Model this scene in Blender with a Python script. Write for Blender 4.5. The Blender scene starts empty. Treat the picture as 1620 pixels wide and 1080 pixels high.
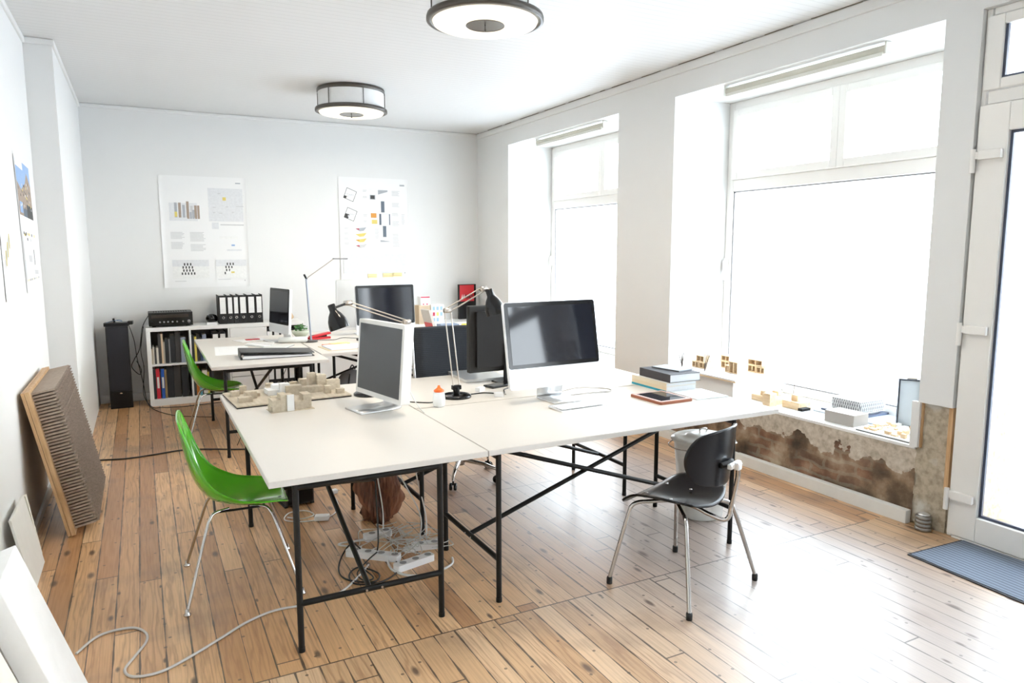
import bpy, math, random
from math import sin, cos, pi, radians as R
from mathutils import Vector, Matrix, Euler
random.seed(7)
SC = bpy.context.scene
COL = SC.collection
T = 0.767                      # height of the desk tops

# ------------------------------------------------------------------ materials
_m = {}
def mat(name, col, rough=.5, metal=0., var=.06, vs=12., bump=0., bs=60., coat=0., spec=.5, trans=0.):
    if name in _m: return _m[name]
    m = bpy.data.materials.new(name); m.use_nodes = True; _m[name] = m
    nt = m.node_tree; b = nt.nodes['Principled BSDF']
    b.inputs['Roughness'].default_value = rough; b.inputs['Metallic'].default_value = metal
    b.inputs['Coat Weight'].default_value = coat; b.inputs['Specular IOR Level'].default_value = spec
    b.inputs['Coat Roughness'].default_value = .08
    b.inputs['Transmission Weight'].default_value = trans
    tc = nt.nodes.new('ShaderNodeTexCoord')
    n = nt.nodes.new('ShaderNodeTexNoise'); n.inputs['Scale'].default_value = vs; n.inputs['Detail'].default_value = 3
    nt.links.new(tc.outputs['Object'], n.inputs['Vector'])
    mx = nt.nodes.new('ShaderNodeMix'); mx.data_type = 'RGBA'
    c = list(col) + [1]
    mx.inputs['A'].default_value = [max(0, x*(1-var)) for x in c[:3]] + [1]
    mx.inputs['B'].default_value = [min(1, x*(1+var)) for x in c[:3]] + [1]
    nt.links.new(n.outputs['Fac'], mx.inputs['Factor']); nt.links.new(mx.outputs['Result'], b.inputs['Base Color'])
    if bump:
        n2 = nt.nodes.new('ShaderNodeTexNoise'); n2.inputs['Scale'].default_value = bs; n2.inputs['Detail'].default_value = 4
        nt.links.new(tc.outputs['Object'], n2.inputs['Vector'])
        bp = nt.nodes.new('ShaderNodeBump'); bp.inputs['Strength'].default_value = bump; bp.inputs['Distance'].default_value = .004
        nt.links.new(n2.outputs['Fac'], bp.inputs['Height']); nt.links.new(bp.outputs['Normal'], b.inputs['Normal'])
    return m

def nodes(m):
    nt = m.node_tree
    def N(t, **k):
        n = nt.nodes.new(t)
        for a, v in k.items():
            if hasattr(n, a) and a not in ('inputs',): setattr(n, a, v)
            else: n.inputs[a].default_value = v
        return n
    return nt, N, nt.links.new

def math_(nt, op, a, b=None, c=None):
    n = nt.nodes.new('ShaderNodeMath'); n.operation = op
    for i, x in enumerate((a, b, c)):
        if x is None: continue
        if isinstance(x, (int, float)): n.inputs[i].default_value = x
        else: nt.links.new(x, n.inputs[i])
    return n.outputs[0]

def ramp(nt, fac, stops):
    r = nt.nodes.new('ShaderNodeValToRGB'); e = r.color_ramp.elements
    while len(e) < len(stops): e.new(.5)
    for i, (p, c) in enumerate(stops):
        e[i].position = p; e[i].color = (*c, 1)
    nt.links.new(fac, r.inputs['Fac']); return r.outputs['Color']

def mixc(nt, fac, a, b, mode='MIX'):
    n = nt.nodes.new('ShaderNodeMix'); n.data_type = 'RGBA'; n.blend_type = mode
    for s, x in (('Factor', fac), ('A', a), ('B', b)):
        if isinstance(x, (int, float)): n.inputs[s].default_value = x
        elif isinstance(x, tuple): n.inputs[s].default_value = (*x, 1)
        else: nt.links.new(x, n.inputs[s])
    return n.outputs['Result']

def floor_material():
    m = bpy.data.materials.new('old_pine_boards'); m.use_nodes = True
    nt, N, L = nodes(m); b = nt.nodes['Principled BSDF']
    tc = N('ShaderNodeTexCoord'); sp = N('ShaderNodeSeparateXYZ'); L(tc.outputs['Object'], sp.inputs[0])
    X, Y = sp.outputs[0], sp.outputs[1]
    W = .1
    # the front part (y < 2.8) is a later repair: its rows are offset and paler
    front = math_(nt, 'LESS_THAN', Y, 2.8)
    xs = math_(nt, 'ADD', X, math_(nt, 'MULTIPLY', front, .043))
    xw = math_(nt, 'DIVIDE', math_(nt, 'ADD', xs, 5), W)
    row = math_(nt, 'FLOOR', xw); fx = math_(nt, 'FRACT', xw)
    wn = N('ShaderNodeTexWhiteNoise', noise_dimensions='1D'); L(math_(nt, 'ADD', row, math_(nt, 'MULTIPLY', front, 300)), wn.inputs['W'])
    off = math_(nt, 'MULTIPLY', wn.outputs['Value'], 3.1)
    yl = math_(nt, 'DIVIDE', math_(nt, 'ADD', math_(nt, 'ADD', Y, off), 8), 3.3)
    seg = math_(nt, 'FLOOR', yl); fy = math_(nt, 'FRACT', yl)
    cb = N('ShaderNodeCombineXYZ'); L(row, cb.inputs[0]); L(seg, cb.inputs[1]); L(front, cb.inputs[2])
    wn2 = N('ShaderNodeTexWhiteNoise', noise_dimensions='3D'); L(cb.outputs[0], wn2.inputs['Vector'])
    pid = wn2.outputs['Value']
    # seams
    d1 = math_(nt, 'MINIMUM', fx, math_(nt, 'SUBTRACT', 1, fx))
    nz = N('ShaderNodeTexNoise', Scale=5.0, Detail=3.0); L(tc.outputs['Object'], nz.inputs['Vector'])
    sw = math_(nt, 'SUBTRACT', math_(nt, 'MULTIPLY', math_(nt, 'POWER', nz.outputs['Fac'], 2.2), .13), .008)
    seam = math_(nt, 'LESS_THAN', d1, math_(nt, 'ADD', sw, .008))
    d2 = math_(nt, 'MINIMUM', fy, math_(nt, 'SUBTRACT', 1, fy)); seam2 = math_(nt, 'LESS_THAN', d2, .0011)
    d3 = math_(nt, 'ABSOLUTE', math_(nt, 'SUBTRACT', Y, 2.8)); seam3 = math_(nt, 'LESS_THAN', d3, .004)
    seam3 = math_(nt, 'MULTIPLY', seam3, math_(nt, 'MULTIPLY', math_(nt, 'GREATER_THAN', X, .1), math_(nt, 'LESS_THAN', X, 4.0)))
    d4 = math_(nt, 'ABSOLUTE', math_(nt, 'SUBTRACT', Y, 4.4)); seam4 = math_(nt, 'MULTIPLY', math_(nt, 'LESS_THAN', d4, .003), math_(nt, 'GREATER_THAN', X, 1.6))
    allseam = math_(nt, 'MAXIMUM', math_(nt, 'MAXIMUM', seam, seam2), math_(nt, 'MAXIMUM', seam3, seam4))
    # grain: stretched wave per plank
    mp = N('ShaderNodeMapping'); mp.inputs['Scale'].default_value = (1, .09, 1)
    of = N('ShaderNodeCombineXYZ'); L(math_(nt, 'MULTIPLY', pid, 7), of.inputs[0]); L(math_(nt, 'MULTIPLY', pid, 13), of.inputs[1])
    va = N('ShaderNodeVectorMath', operation='ADD'); L(tc.outputs['Object'], va.inputs[0]); L(of.outputs[0], va.inputs[1])
    L(va.outputs[0], mp.inputs['Vector'])
    wv = N('ShaderNodeTexWave', Scale=9.0, Distortion=16.0, Detail=4.0); wv.inputs['Detail Scale'].default_value = 1.6
    L(mp.outputs[0], wv.inputs['Vector'])
    gn = N('ShaderNodeTexNoise', Scale=110.0, Detail=5.0); mp2 = N('ShaderNodeMapping'); mp2.inputs['Scale'].default_value = (1, .035, 1)
    L(va.outputs[0], mp2.inputs['Vector']); L(mp2.outputs[0], gn.inputs['Vector'])
    base = ramp(nt, pid, [(0, (.46, .22, .085)), (.25, (.62, .34, .15)), (.7, (.74, .44, .21)), (1, (.84, .55, .30))])
    pale = ramp(nt, pid, [(0, (.56, .33, .16)), (.5, (.68, .44, .24)), (1, (.78, .54, .33))])
    col = mixc(nt, front, base, pale)
    col = mixc(nt, math_(nt, 'MULTIPLY', math_(nt, 'MULTIPLY', math_(nt, 'POWER', wv.outputs['Fac'], 4), math_(nt, 'GREATER_THAN', math_(nt, 'FRACT', math_(nt, 'MULTIPLY', pid, 7.3)), .35)), .5), col, (.34, .15, .06))
    g2 = math_(nt, 'MULTIPLY', math_(nt, 'SUBTRACT', gn.outputs['Fac'], .42), 1.2)
    col = mixc(nt, math_(nt, 'MAXIMUM', g2, 0), col, (.25, .13, .07))
    # worn area along the window side, with grey daylight sheen painted into its colour
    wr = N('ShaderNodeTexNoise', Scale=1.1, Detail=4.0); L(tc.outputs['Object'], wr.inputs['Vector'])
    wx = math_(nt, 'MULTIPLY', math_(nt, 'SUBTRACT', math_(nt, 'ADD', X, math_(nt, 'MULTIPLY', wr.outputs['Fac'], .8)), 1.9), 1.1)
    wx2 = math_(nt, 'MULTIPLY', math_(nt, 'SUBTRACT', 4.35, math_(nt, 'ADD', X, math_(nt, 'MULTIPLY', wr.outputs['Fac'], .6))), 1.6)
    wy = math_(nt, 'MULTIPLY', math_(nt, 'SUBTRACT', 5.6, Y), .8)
    wear_sheen = math_(nt, 'MINIMUM', math_(nt, 'MINIMUM', wx, wx2), wy)
    cl = N('ShaderNodeClamp'); L(wear_sheen, cl.inputs['Value'])
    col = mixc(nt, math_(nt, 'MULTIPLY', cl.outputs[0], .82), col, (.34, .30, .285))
    # dark stains and knots
    st = N('ShaderNodeTexNoise', Scale=2.3, Detail=6.0); L(tc.outputs['Object'], st.inputs['Vector'])
    stf = ramp(nt, st.outputs['Fac'], [(.54, (0, 0, 0)), (.70, (1, 1, 1))])
    col = mixc(nt, mixc(nt, .45, (0, 0, 0), stf), col, (.20, .12, .075))
    kv = N('ShaderNodeTexVoronoi', voronoi_dimensions='2D', Scale=1.0); mk = N('ShaderNodeMapping'); mk.inputs['Scale'].default_value = (6.5, 2.6, 1)
    L(tc.outputs['Object'], mk.inputs['Vector']); L(mk.outputs[0], kv.inputs['Vector'])
    sc = N('ShaderNodeSeparateColor'); L(kv.outputs['Color'], sc.inputs[0])
    kr = math_(nt, 'MULTIPLY', math_(nt, 'GREATER_THAN', sc.outputs[0], .5), math_(nt, 'ADD', math_(nt, 'MULTIPLY', sc.outputs[1], .10), .05))
    kn = math_(nt, 'SUBTRACT', 1, math_(nt, 'DIVIDE', kv.outputs['Distance'], math_(nt, 'ADD', kr, .0001)))
    kc = N('ShaderNodeClamp'); L(math_(nt, 'MULTIPLY', kn, 1.6), kc.inputs['Value'])
    col = mixc(nt, math_(nt, 'MULTIPLY', kc.outputs[0], .88), col, (.085, .045, .03))
    # tiny nail heads
    nv = N('ShaderNodeTexVoronoi', voronoi_dimensions='2D', Scale=5.0); L(tc.outputs['Object'], nv.inputs['Vector'])
    col = mixc(nt, math_(nt, 'MULTIPLY', math_(nt, 'LESS_THAN', nv.outputs['Distance'], .035), .7), col, (.06, .04, .03))
    col = mixc(nt, math_(nt, 'MULTIPLY', allseam, .88), col, (.045, .028, .018))
    L(col, b.inputs['Base Color'])
    rg = N('ShaderNodeTexNoise', Scale=3.5, Detail=5.0); L(tc.outputs['Object'], rg.inputs['Vector'])
    rr = math_(nt, 'ADD', .20, math_(nt, 'MULTIPLY', gn.outputs['Fac'], .45))
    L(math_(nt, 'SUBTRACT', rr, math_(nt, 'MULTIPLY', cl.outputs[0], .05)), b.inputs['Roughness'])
    b.inputs['Specular IOR Level'].default_value = .7; b.inputs['Coat Weight'].default_value = .5; b.inputs['Coat Roughness'].default_value = .34
    bp = N('ShaderNodeBump', Strength=.35, Distance=.003)
    ht = math_(nt, 'SUBTRACT', math_(nt, 'MULTIPLY', gn.outputs['Fac'], .35), math_(nt, 'MULTIPLY', allseam, 1.2))
    ht = math_(nt, 'ADD', ht, math_(nt, 'MULTIPLY', rg.outputs['Fac'], .8))
    L(ht, bp.inputs['Height']); L(bp.outputs[0], b.inputs['Normal'])
    return m

def plaster(name, col, bump=.12):
    m = mat(name, col, .75, var=.015, vs=2.5, bump=bump, bs=25); return m

def ceiling_material():
    m = bpy.data.materials.new('white_beadboard'); m.use_nodes = True
    nt, N, L = nodes(m); b = nt.nodes['Principled BSDF']
    tc = N('ShaderNodeTexCoord'); sp = N('ShaderNodeSeparateXYZ'); L(tc.outputs['Object'], sp.inputs[0])
    f = math_(nt, 'FRACT', math_(nt, 'DIVIDE', math_(nt, 'ADD', sp.outputs[1], 20), .075))
    g = math_(nt, 'LESS_THAN', f, .10)
    nz = N('ShaderNodeTexNoise', Scale=1.5, Detail=2.0); L(tc.outputs['Object'], nz.inputs['Vector'])
    col = mixc(nt, nz.outputs['Fac'], (.76, .76, .75), (.80, .80, .795))
    col = mixc(nt, math_(nt, 'MULTIPLY', g, .35), col, (.50, .50, .49))
    L(col, b.inputs['Base Color']); b.inputs['Roughness'].default_value = .5
    bp = N('ShaderNodeBump', Strength=.7, Distance=.004); L(math_(nt, 'SUBTRACT', 1, g), bp.inputs['Height']); L(bp.outputs[0], b.inputs['Normal'])
    return m

def masonry_material(name='crumbling_masonry', pier=False):
    m = bpy.data.materials.new(name); m.use_nodes = True
    nt, N, L = nodes(m); b = nt.nodes['Principled BSDF']
    tc = N('ShaderNodeTexCoord'); sp = N('ShaderNodeSeparateXYZ'); L(tc.outputs['Object'], sp.inputs[0])
    n1 = N('ShaderNodeTexNoise', Scale=5.5, Detail=8.0); L(tc.outputs['Object'], n1.inputs['Vector'])
    n2 = N('ShaderNodeTexNoise', Scale=28.0, Detail=6.0); L(tc.outputs['Object'], n2.inputs['Vector'])
    pl = ramp(nt, n2.outputs['Fac'], [(.3, (.40, .34, .26)), (.5, (.56, .49, .40)), (.72, (.68, .62, .53))])
    rub = ramp(nt, n1.outputs['Fac'], [(.32, (.06, .042, .03)), (.45, (.14, .095, .06)), (.54, (.28, .19, .12)), (.66, (.50, .40, .28))])
    # bricks in (y, z)
    cb = N('ShaderNodeCombineXYZ'); L(sp.outputs[1], cb.inputs[0]); L(sp.outputs[2], cb.inputs[1])
    va = N('ShaderNodeVectorMath', operation='MULTIPLY_ADD'); L(n1.outputs['Color'], va.inputs[0]); va.inputs[1].default_value = (.10, .09, 0); L(cb.outputs[0], va.inputs[2])
    br = N('ShaderNodeTexBrick', Scale=1.0); br.inputs['Brick Width'].default_value = .24; br.inputs['Row Height'].default_value = .075; br.inputs['Mortar Size'].default_value = .012
    br.inputs['Color1'].default_value = (.34, .13, .075, 1); br.inputs['Color2'].default_value = (.22, .12, .085, 1); br.inputs['Mortar'].default_value = (.40, .33, .25, 1)
    L(va.outputs[0], br.inputs['Vector'])
    n3 = N('ShaderNodeTexNoise', Scale=2.2, Detail=4.0); L(tc.outputs['Object'], n3.inputs['Vector'])
    bf = ramp(nt, n3.outputs['Fac'], [(.44, (0, 0, 0)), (.56, (1, 1, 1))])
    low = mixc(nt, bf, rub, mixc(nt, .36, rub, br.outputs['Color']))
    # the plaster stops along a ragged line
    hz = math_(nt, 'ADD', sp.outputs[2], math_(nt, 'MULTIPLY', math_(nt, 'SUBTRACT', n1.outputs['Fac'], .5), .42 if not pier else 1.5))
    cut = math_(nt, 'SUBTRACT', .335, math_(nt, 'MULTIPLY', math_(nt, 'GREATER_THAN', sp.outputs[1], 4.15), -.16)) if not pier else .0
    up = math_(nt, 'GREATER_THAN', hz, cut)
    col = mixc(nt, up, low, pl)
    if pier:
        col = mixc(nt, ramp(nt, n1.outputs['Fac'], [(.35, (0, 0, 0)), (.45, (1, 1, 1))]), (.62, .60, .54), ramp(nt, n2.outputs['Fac'], [(.3, (.34, .28, .20)), (.6, (.52, .45, .34))]))
    L(col, b.inputs['Base Color']); b.inputs['Roughness'].default_value = .9
    bp = N('ShaderNodeBump', Strength=.8, Distance=.02)
    L(math_(nt, 'ADD', math_(nt, 'MULTIPLY', n2.outputs['Fac'], .5), math_(nt, 'MULTIPLY', up, .6)), bp.inputs['Height']); L(bp.outputs[0], b.inputs['Normal'])
    return m

def glass_material():
    m = bpy.data.materials.new('window_glass'); m.use_nodes = True
    nt, N, L = nodes(m); nt.nodes.remove(nt.nodes['Principled BSDF'])
    o = nt.nodes['Material Output']
    t = N('ShaderNodeBsdfTransparent'); t.inputs[0].default_value = (.97, .985, .99, 1)
    g = N('ShaderNodeBsdfGlossy'); g.inputs['Roughness'].default_value = .02
    f = N('ShaderNodeLayerWeight', Blend=.5); mx = N('ShaderNodeMixShader')
    L(math_(nt, 'MULTIPLY_ADD', math_(nt, 'POWER', f.outputs['Facing'], 5), .5, .035), mx.inputs[0]); L(t.outputs[0], mx.inputs[1]); L(g.outputs[0], mx.inputs[2]); L(mx.outputs[0], o.inputs[0])
    return m

def stripe_material(name, c1, c2, axis, period, duty=.5, rough=.8, bump=.6):
    m = bpy.data.materials.new(name); m.use_nodes = True
    nt, N, L = nodes(m); b = nt.nodes['Principled BSDF']
    tc = N('ShaderNodeTexCoord'); sp = N('ShaderNodeSeparateXYZ'); L(tc.outputs['Object'], sp.inputs[0])
    f = math_(nt, 'FRACT', math_(nt, 'DIVIDE', math_(nt, 'ADD', sp.outputs[axis], 10), period))
    g = math_(nt, 'LESS_THAN', f, duty)
    nz = N('ShaderNodeTexNoise', Scale=90.0, Detail=3.0); L(tc.outputs['Object'], nz.inputs['Vector'])
    col = mixc(nt, g, c1, c2); col = mixc(nt, math_(nt, 'MULTIPLY', nz.outputs['Fac'], .35), col, tuple(x*.6 for x in c1))
    L(col, b.inputs['Base Color']); b.inputs['Roughness'].default_value = rough
    bp = N('ShaderNodeBump', Strength=bump, Distance=.004); L(g, bp.inputs['Height']); L(bp.outputs[0], b.inputs['Normal'])
    return m

def wood_material(name, c1, c2, scale=6., axis=(1, .12, 1), rough=.5):
    m = bpy.data.materials.new(name); m.use_nodes = True
    nt, N, L = nodes(m); b = nt.nodes['Principled BSDF']
    tc = N('ShaderNodeTexCoord'); mp = N('ShaderNodeMapping'); mp.inputs['Scale'].default_value = axis
    L(tc.outputs['Object'], mp.inputs['Vector'])
    w = N('ShaderNodeTexNoise', Scale=scale*10, Detail=6.0); L(mp.outputs[0], w.inputs['Vector'])
    L(ramp(nt, w.outputs['Fac'], [(.3, c1), (.7, c2)]), b.inputs['Base Color']); b.inputs['Roughness'].default_value = rough
    return m

def emit(name, col, s):
    m = bpy.data.materials.new(name); m.use_nodes = True
    b = m.node_tree.nodes['Principled BSDF']; b.inputs['Base Color'].default_value = (.70, .64, .50, 1)
    b.inputs['Emission Color'].default_value = (*col, 1); b.inputs['Emission Strength'].default_value = s
    b.inputs['Roughness'].default_value = .4
    n = m.node_tree.nodes.new('ShaderNodeTexNoise'); n.inputs['Scale'].default_value = 6
    r = ramp(m.node_tree, n.outputs['Fac'], [(.3, tuple(x*.93 for x in col)), (.7, col)])
    m.node_tree.links.new(r, b.inputs['Emission Color'])
    return m

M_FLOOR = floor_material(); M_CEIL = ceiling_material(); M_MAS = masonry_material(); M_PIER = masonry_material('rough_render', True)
M_WALL = plaster('white_wall_paint', (.80, .80, .785)); M_PAINT = mat('white_gloss_paint', (.86, .86, .84), .35, var=.02, vs=3)
M_PVC = mat('white_pvc', (.87, .85, .81), .28, var=.01); M_GLASS = glass_material()
M_TOP = mat('desk_laminate', (.73, .685, .625), .38, var=.02, vs=3); M_EDGE = mat('desk_edge', (.72, .69, .65), .45)
M_BLK = mat('black_powder_coat', (.008, .008, .008), .4, spec=.3); M_BLKP = mat('black_plastic', (.006, .006, .007), .42, spec=.3)
M_BLKG = mat('black_gloss', (.007, .007, .008), .16, spec=.4); M_RUB = mat('black_rubber', (.02, .02, .02), .7)
M_CHR = mat('chrome', (.52, .50, .48), .16, 1.); M_NIC = mat('brushed_nickel', (.58, .53, .48), .3, 1.)
M_ALU = mat('aluminium', (.80, .81, .82), .3, .85, var=.02); M_SILV = mat('silver_white', (.86, .87, .88), .3, .25, var=.01)
M_GREEN = mat('green_shell', (.085, .44, .012), .13, var=.04, vs=4, coat=.6)
M_PLYB = mat('black_lacquered_ply', (.005, .005, .007), .27, spec=.38, bump=.05, bs=40)
M_WHT = mat('white_plastic', (.86, .86, .86), .32, var=.01); M_PAPER = mat('white_paper', (.86, .86, .85), .7, var=.01)
M_CREAM = mat('cream_plastic', (.80, .79, .72), .4, var=.02); M_GRY = mat('grey_plastic', (.30, .30, .31), .45)
M_MDF = wood_material('model_wood', (.50, .42, .31), (.64, .56, .44), 5, rough=.7); M_WBLK = wood_material('block_wood', (.68, .48, .28), (.84, .66, .44), 5, rough=.6)
M_PLY = wood_material('plywood_edge', (.50, .29, .13), (.70, .46, .25), 6, (1, 1, .1)); M_SCR = mat('dark_screen', (.020, .022, .030), .06, var=.05, spec=.6)
M_SCRG = mat('matte_grey_screen', (.075, .08, .088), .38, var=.03); M_ORG = mat('orange_cap', (.95, .17, .02), .35)
M_BOTL = mat('milky_white', (.86, .87, .87), .25, var=.01); M_RED = mat('red', (.62, .02, .03), .35)
M_CARD = mat('brown_card', (.20, .145, .11), .85, var=.3, vs=60, bump=.5)
M_STUMP = wood_material('stump_wood', (.035, .012, .008), (.42, .19, .11), 2.2, (1, 1, .12), .5)
M_CABW = mat('white_cable', (.72, .72, .70), .4); M_CABB = mat('black_cable', (.015, .015, .015), .4)
M_DARK = mat('dark_void', (.012, .012, .012), .8)

# ------------------------------------------------------------------ mesh builder
class MB:
    def __init__(s): s.v = []; s.f = []; s.m = []; s.s = []
    def add(s, v, f, mat=0, smooth=False, M=None):
        o = len(s.v)
        s.v += [tuple(M @ Vector(p)) if M else tuple(p) for p in v]
        for q in f: s.f.append([i+o for i in q]); s.m.append(mat); s.s.append(smooth)
        return s
    def bx(s, x0, x1, y0, y1, z0, z1, mat=0, M=None):
        v = [(x0, y0, z0), (x1, y0, z0), (x1, y1, z0), (x0, y1, z0), (x0, y0, z1), (x1, y0, z1), (x1, y1, z1), (x0, y1, z1)]
        return s.add(v, [(0, 3, 2, 1), (4, 5, 6, 7), (0, 1, 5, 4), (1, 2, 6, 5), (2, 3, 7, 6), (3, 0, 4, 7)], mat, False, M)
    def prism(s, poly, z0, z1, mat=0, M=None, smooth=False):
        n = len(poly)
        v = [(x, y, z0) for x, y in poly] + [(x, y, z1) for x, y in poly]
        s.add(v, [list(range(n))[::-1], list(range(n, 2*n))], mat, False, M)
        s.add(v, [(i, (i+1) % n, n+(i+1) % n, n+i) for i in range(n)], mat, smooth, M)
        return s
    def tube(s, pts, r, n=8, mat=0, closed=False, M=None):
        P = [Vector(p) for p in pts]; k = len(P)
        rs = r if isinstance(r, (list, tuple)) else [r]*k
        tg = []
        for i in range(k):
            a = P[(i-1) % k] if (closed or i > 0) else P[i]; b = P[(i+1) % k] if (closed or i < k-1) else P[i]
            t = (b-a); tg.append(t.normalized() if t.length > 1e-9 else Vector((0, 0, 1)))
        up = Vector((0, 0, 1)) if abs(tg[0].z) < .9 else Vector((1, 0, 0))
        u = tg[0].cross(up).normalized(); v = []
        for i in range(k):
            if i: u = (u - tg[i]*u.dot(tg[i])); u = u.normalized() if u.length > 1e-6 else tg[i].orthogonal().normalized()
            w = tg[i].cross(u)
            for j in range(n):
                a = 2*pi*j/n; v.append(P[i] + (u*cos(a)+w*sin(a))*rs[i])
        f = []
        for i in range(k if closed else k-1):
            for j in range(n):
                a = i*n+j; b = i*n+(j+1) % n; c = ((i+1) % k)*n+(j+1) % n; d = ((i+1) % k)*n+j
                f.append((a, b, c, d))
        s.add(v, f, mat, True, M)
        if not closed: s.add(v, [list(range(n))[::-1], list(range((k-1)*n, k*n))], mat, False, M)
        return s
    def bar(s, a, b, r, n=10, mat=0, M=None): return s.tube([a, b], r, n, mat, False, M)
    def lathe(s, prof, n=32, mat=0, M=None, smooth=True):
        v = []; k = len(prof)
        for r, z in prof:
            for j in range(n): a = 2*pi*j/n; v.append((r*cos(a), r*sin(a), z))
        f = [(i*n+j, i*n+(j+1) % n, (i+1)*n+(j+1) % n, (i+1)*n+j) for i in range(k-1) for j in range(n)]
        s.add(v, f, mat, smooth, M)
        if prof[0][0] > 1e-5: s.add(v, [list(range(n))[::-1]], mat, False, M)
        if prof[-1][0] > 1e-5: s.add(v, [list(range((k-1)*n, k*n))], mat, False, M)
        return s
    def grid(s, fn, nu, nv, mat=0, M=None):
        v = [fn(-1+2*i/nu, j/nv) for j in range(nv+1) for i in range(nu+1)]
        f = [(j*(nu+1)+i, j*(nu+1)+i+1, (j+1)*(nu+1)+i+1, (j+1)*(nu+1)+i) for j in range(nv) for i in range(nu)]
        return s.add(v, f, mat, True, M)
    def build(s, name, mats, parent=None, bevel=0, seg=2, solid=0, sub=0, loc=None, rot=None, sharp=35):
        me = bpy.data.meshes.new(name); me.from_pydata(s.v, [], s.f); me.validate(); 
        if not isinstance(mats, (list, tuple)): mats = [mats]
        for m in mats: me.materials.append(m)
        if len(me.polygons) == len(s.f):
            me.polygons.foreach_set('material_index', s.m); me.polygons.foreach_set('use_smooth', s.s)
        me.update()
        o = bpy.data.objects.new(name, me); COL.objects.link(o)
        if loc: o.location = loc
        if rot: o.rotation_euler = rot
        if parent: o.parent = parent
        if sub: md = o.modifiers.new('sub', 'SUBSURF'); md.levels = sub; md.render_levels = sub
        if solid: md = o.modifiers.new('solid', 'SOLIDIFY'); md.thickness = solid; md.offset = 0
        if bevel: md = o.modifiers.new('bevel', 'BEVEL'); md.width = bevel; md.segments = seg; md.limit_method = 'ANGLE'; md.angle_limit = R(sharp)
        return o

def rrect(w, h, r, n=5, cx=0, cy=0):
    r = min(r, w/2-1e-4, h/2-1e-4); p = []
    for ax, ay, a0 in ((w/2-r, h/2-r, 0), (-w/2+r, h/2-r, 90), (-w/2+r, -h/2+r, 180), (w/2-r, -h/2+r, 270)):
        for i in range(n+1): a = R(a0+90*i/n); p.append((cx+ax+r*cos(a), cy+ay+r*sin(a)))
    return p
def spline(pts, n=6, closed=False):
    P = [Vector(p) for p in pts]; k = len(P); out = []
    for i in range(k if closed else k-1):
        g = lambda j: P[j % k] if closed else P[max(0, min(k-1, j))]
        a, b, c, d = g(i-1), g(i), g(i+1), g(i+2)
        for t in range(n):
            t /= n; out.append(.5*((2*b)+(c-a)*t+(2*a-5*b+4*c-d)*t*t+(3*b-3*c+d-a)*t*t*t))
    if not closed: out.append(P[-1])
    return out
def zto(d, p=(0, 0, 0)):
    q = Vector(d).normalized().to_track_quat('Z', 'Y'); return Matrix.Translation(p) @ q.to_matrix().to_4x4()
def TR(x=0, y=0, z=0, rx=0, ry=0, rz=0): return Matrix.Translation((x, y, z)) @ Euler((rx, ry, rz)).to_matrix().to_4x4()

def thing(name, label, cat, loc=(0, 0, 0), rz=0, group=None, rot=None):
    o = bpy.data.objects.new(name, None); COL.objects.link(o); o.empty_display_size = .1
    o.location = loc; o.rotation_euler = rot if rot else (0, 0, rz); o['label'] = label; o['category'] = cat
    if group: o['group'] = group
    return o
def tag(o, label, cat, group=None):
    o['label'] = label; o['category'] = cat
    if group: o['group'] = group
    return o
def struct(o): o['kind'] = 'structure'; return o
def lab(o, l): o['label'] = l; return o
def dup(root, loc, rz, label):
    r = root.copy(); COL.objects.link(r); r.location = loc; r.rotation_euler = (0, 0, rz); r['label'] = label
    for ch in list(root.children):
        c = ch.copy(); COL.objects.link(c); c.parent = r
        for g in list(ch.children): d = g.copy(); COL.objects.link(d); d.parent = c
    return r
def single(mb, name, mats, label, cat, loc=(0, 0, 0), rot=(0, 0, 0), group=None, **k):
    return tag(mb.build(name, mats, None, loc=loc, rot=rot, **k), label, cat, group)

# ------------------------------------------------------------------ camera
yaw, pit, rol, F = .4787, .12789, -.0016, 1126.94
fw = Vector((sin(yaw)*cos(pit), cos(yaw)*cos(pit), -sin(pit))); rt = Vector((cos(yaw), -sin(yaw), 0)); up = rt.cross(fw)
r2 = rt*cos(rol)+up*sin(rol); u2 = -rt*sin(rol)+up*cos(rol)
cam = bpy.data.cameras.new('camera'); co = bpy.data.objects.new('camera', cam); COL.objects.link(co)
mm = Matrix((r2, u2, -fw)).transposed().to_4x4(); mm.translation = (0, 0, 1.70); co.matrix_world = mm
cam.sensor_width = 36; cam.lens = F/1620*36; cam.clip_start = .05; SC.camera = co

# ------------------------------------------------------------------ the room
XW, YB, ZC, YF = 4.17, 9.05, 3.256, -2.6
XO = 4.98                                  # outer face of the window wall
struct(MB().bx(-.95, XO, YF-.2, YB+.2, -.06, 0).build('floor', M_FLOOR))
struct(MB().bx(-.95, XO, YF-.2, YB+.2, ZC, ZC+.1).build('ceiling', M_CEIL))
struct(MB().bx(-.95, XO, YB, YB+.2, 0, ZC).build('wall_back', M_WALL))
struct(MB().bx(-.95, XO, YF-.2, YF, 0, ZC).build('wall_front', M_WALL))
struct(MB().prism([(-.95, YF), (-.67, YF), (-.67, 6.5), (-.487, 6.5), (-.487, YB), (-.95, YB)], 0, ZC).build('wall_left', M_WALL))
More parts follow.
